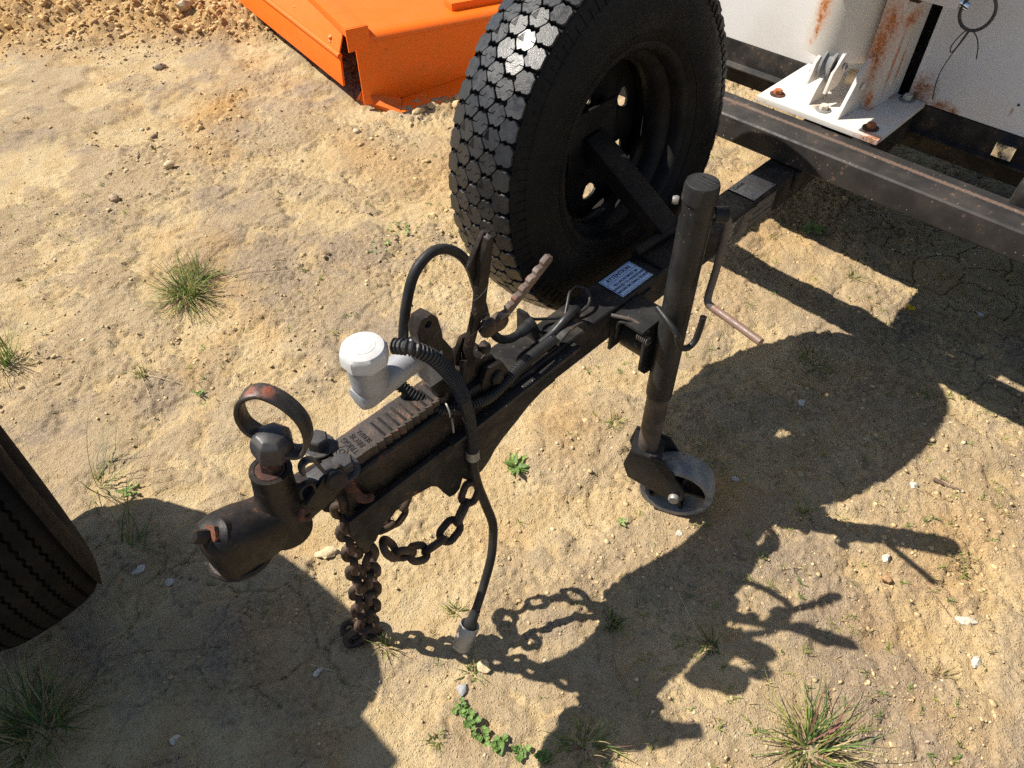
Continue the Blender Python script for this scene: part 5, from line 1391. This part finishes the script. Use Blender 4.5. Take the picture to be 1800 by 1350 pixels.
for i, (x, y, lab) in enumerate(((0.288, 0.433, 'topmost sprig of the trailing clover line'), (0.282, 0.402, 'second sprig of the trailing clover line'), (0.279, 0.372, 'middle sprig of the trailing clover line'),
                                 (0.292, 0.340, 'broad-leaved sprig low on the clover line'), (0.312, 0.300, 'sprig at the bottom edge ending the clover line'), (0.336, 0.262, 'clover sprig under the pinkish tuft'))):
    weed(x, y, 16, 1.0, lab, 10+i, ROUND, 0.012, 'clover_sprig', (0.0, 0.9))

# ------------------------------------------------------------------ litter and sticks
def stick(pts, r, label, mt='bark', name='stick', cat='stick', group='dry sticks and stems'):
    P_ = [(x, y, gz(x, y)+dz) for x, y, dz in pts]
    path = crom(P_, 6); n = len(path)
    o = MB().tube(path, [r*(1-0.5*k/n) for k in range(n)], 7).build(name, M[mt], None)
    return tag(o, label, cat, group)
M['straw'] = simple('dry straw', (0.50, 0.40, 0.24), 0.7)
stick([(1.455, 0.015, 0.004), (1.46, -0.015, 0.006), (1.468, -0.045, 0.004)], 0.005, 'short brown stick at the edge of the tyre shadow')
stick([(0.273, 1.727, 0.006), (0.300, 1.670, 0.006), (0.335, 1.615, 0.003)], 0.0012, 'pale dry stem trailing right from the tiny tuft', 'straw')
stick([(0.265, 1.715, 0.006), (0.245, 1.640, 0.004), (0.205, 1.580, 0.003)], 0.0010, 'pale dry stem trailing down from the tiny tuft', 'straw')
stick([(0.60, 1.95, 0.02), (0.70, 1.88, 0.015), (0.82, 1.83, 0.006)], 0.0012, 'thin dark stem reaching right from the large tuft')
stick([(0.61, 1.97, 0.02), (0.73, 1.93, 0.012), (0.86, 1.90, 0.004)], 0.0010, 'second thin dark stem beside the large tuft')
stick([(1.16, -0.12, 0.004), (1.13, -0.19, 0.004)], 0.0016, 'straight twig in sun at the right edge')
stick([(0.02, 0.88, 0.003), (-0.04, 0.93, 0.004), (-0.10, 0.99, 0.003), (-0.16, 1.02, 0.003)], 0.0013, 'long dark root crossing the left tyre shadow')
stick([(0.78, 0.28, 0.006), (0.74, 0.20, 0.006), (0.735, 0.165, 0.005)], 0.0008, 'pale straw across the drawbar shadow', 'straw')
stick([(0.13, 0.72, 0.004), (0.18, 0.62, 0.005), (0.20, 0.50, 0.003)], 0.0008, 'pale straw below the chain in tyre shadow', 'straw')
def scrap(x, y, w, h, col, label, name, cat, seed):
    rnd = random.Random(seed); z = gz(x, y); V = []; n = 4
    for i in range(n+1):
        for j in range(n+1):
            V.append(((i/n-0.5)*w, (j/n-0.5)*h*(0.7+0.3*math.sin(i)), 0.008+0.004*math.sin(i*1.3)+0.003*rnd.random()))
    F = [(i*(n+1)+j, (i+1)*(n+1)+j, (i+1)*(n+1)+j+1, i*(n+1)+j+1) for i in range(n) for j in range(n)]
    me = bpy.data.meshes.new(name); me.from_pydata(V, [], F); tint_mesh(me, col); me.materials.append(M['blade'])
    o = bpy.data.objects.new(name, me); link(o); o.location = (x, y, z); o.rotation_euler = (0.1, 0.1, 0.6)
    tag(o, label, cat)
scrap(2.03, 0.335, 0.034, 0.026, (0.75, 0.55, 0.02), 'yellow fallen leaf in shade under the trailer', 'fallen_leaf', 'leaf', 1)
scrap(2.126, 0.174, 0.028, 0.016, (0.60, 0.68, 0.80), 'pale blue paper scrap in shade at the right', 'paper_scrap', 'scrap', 2)
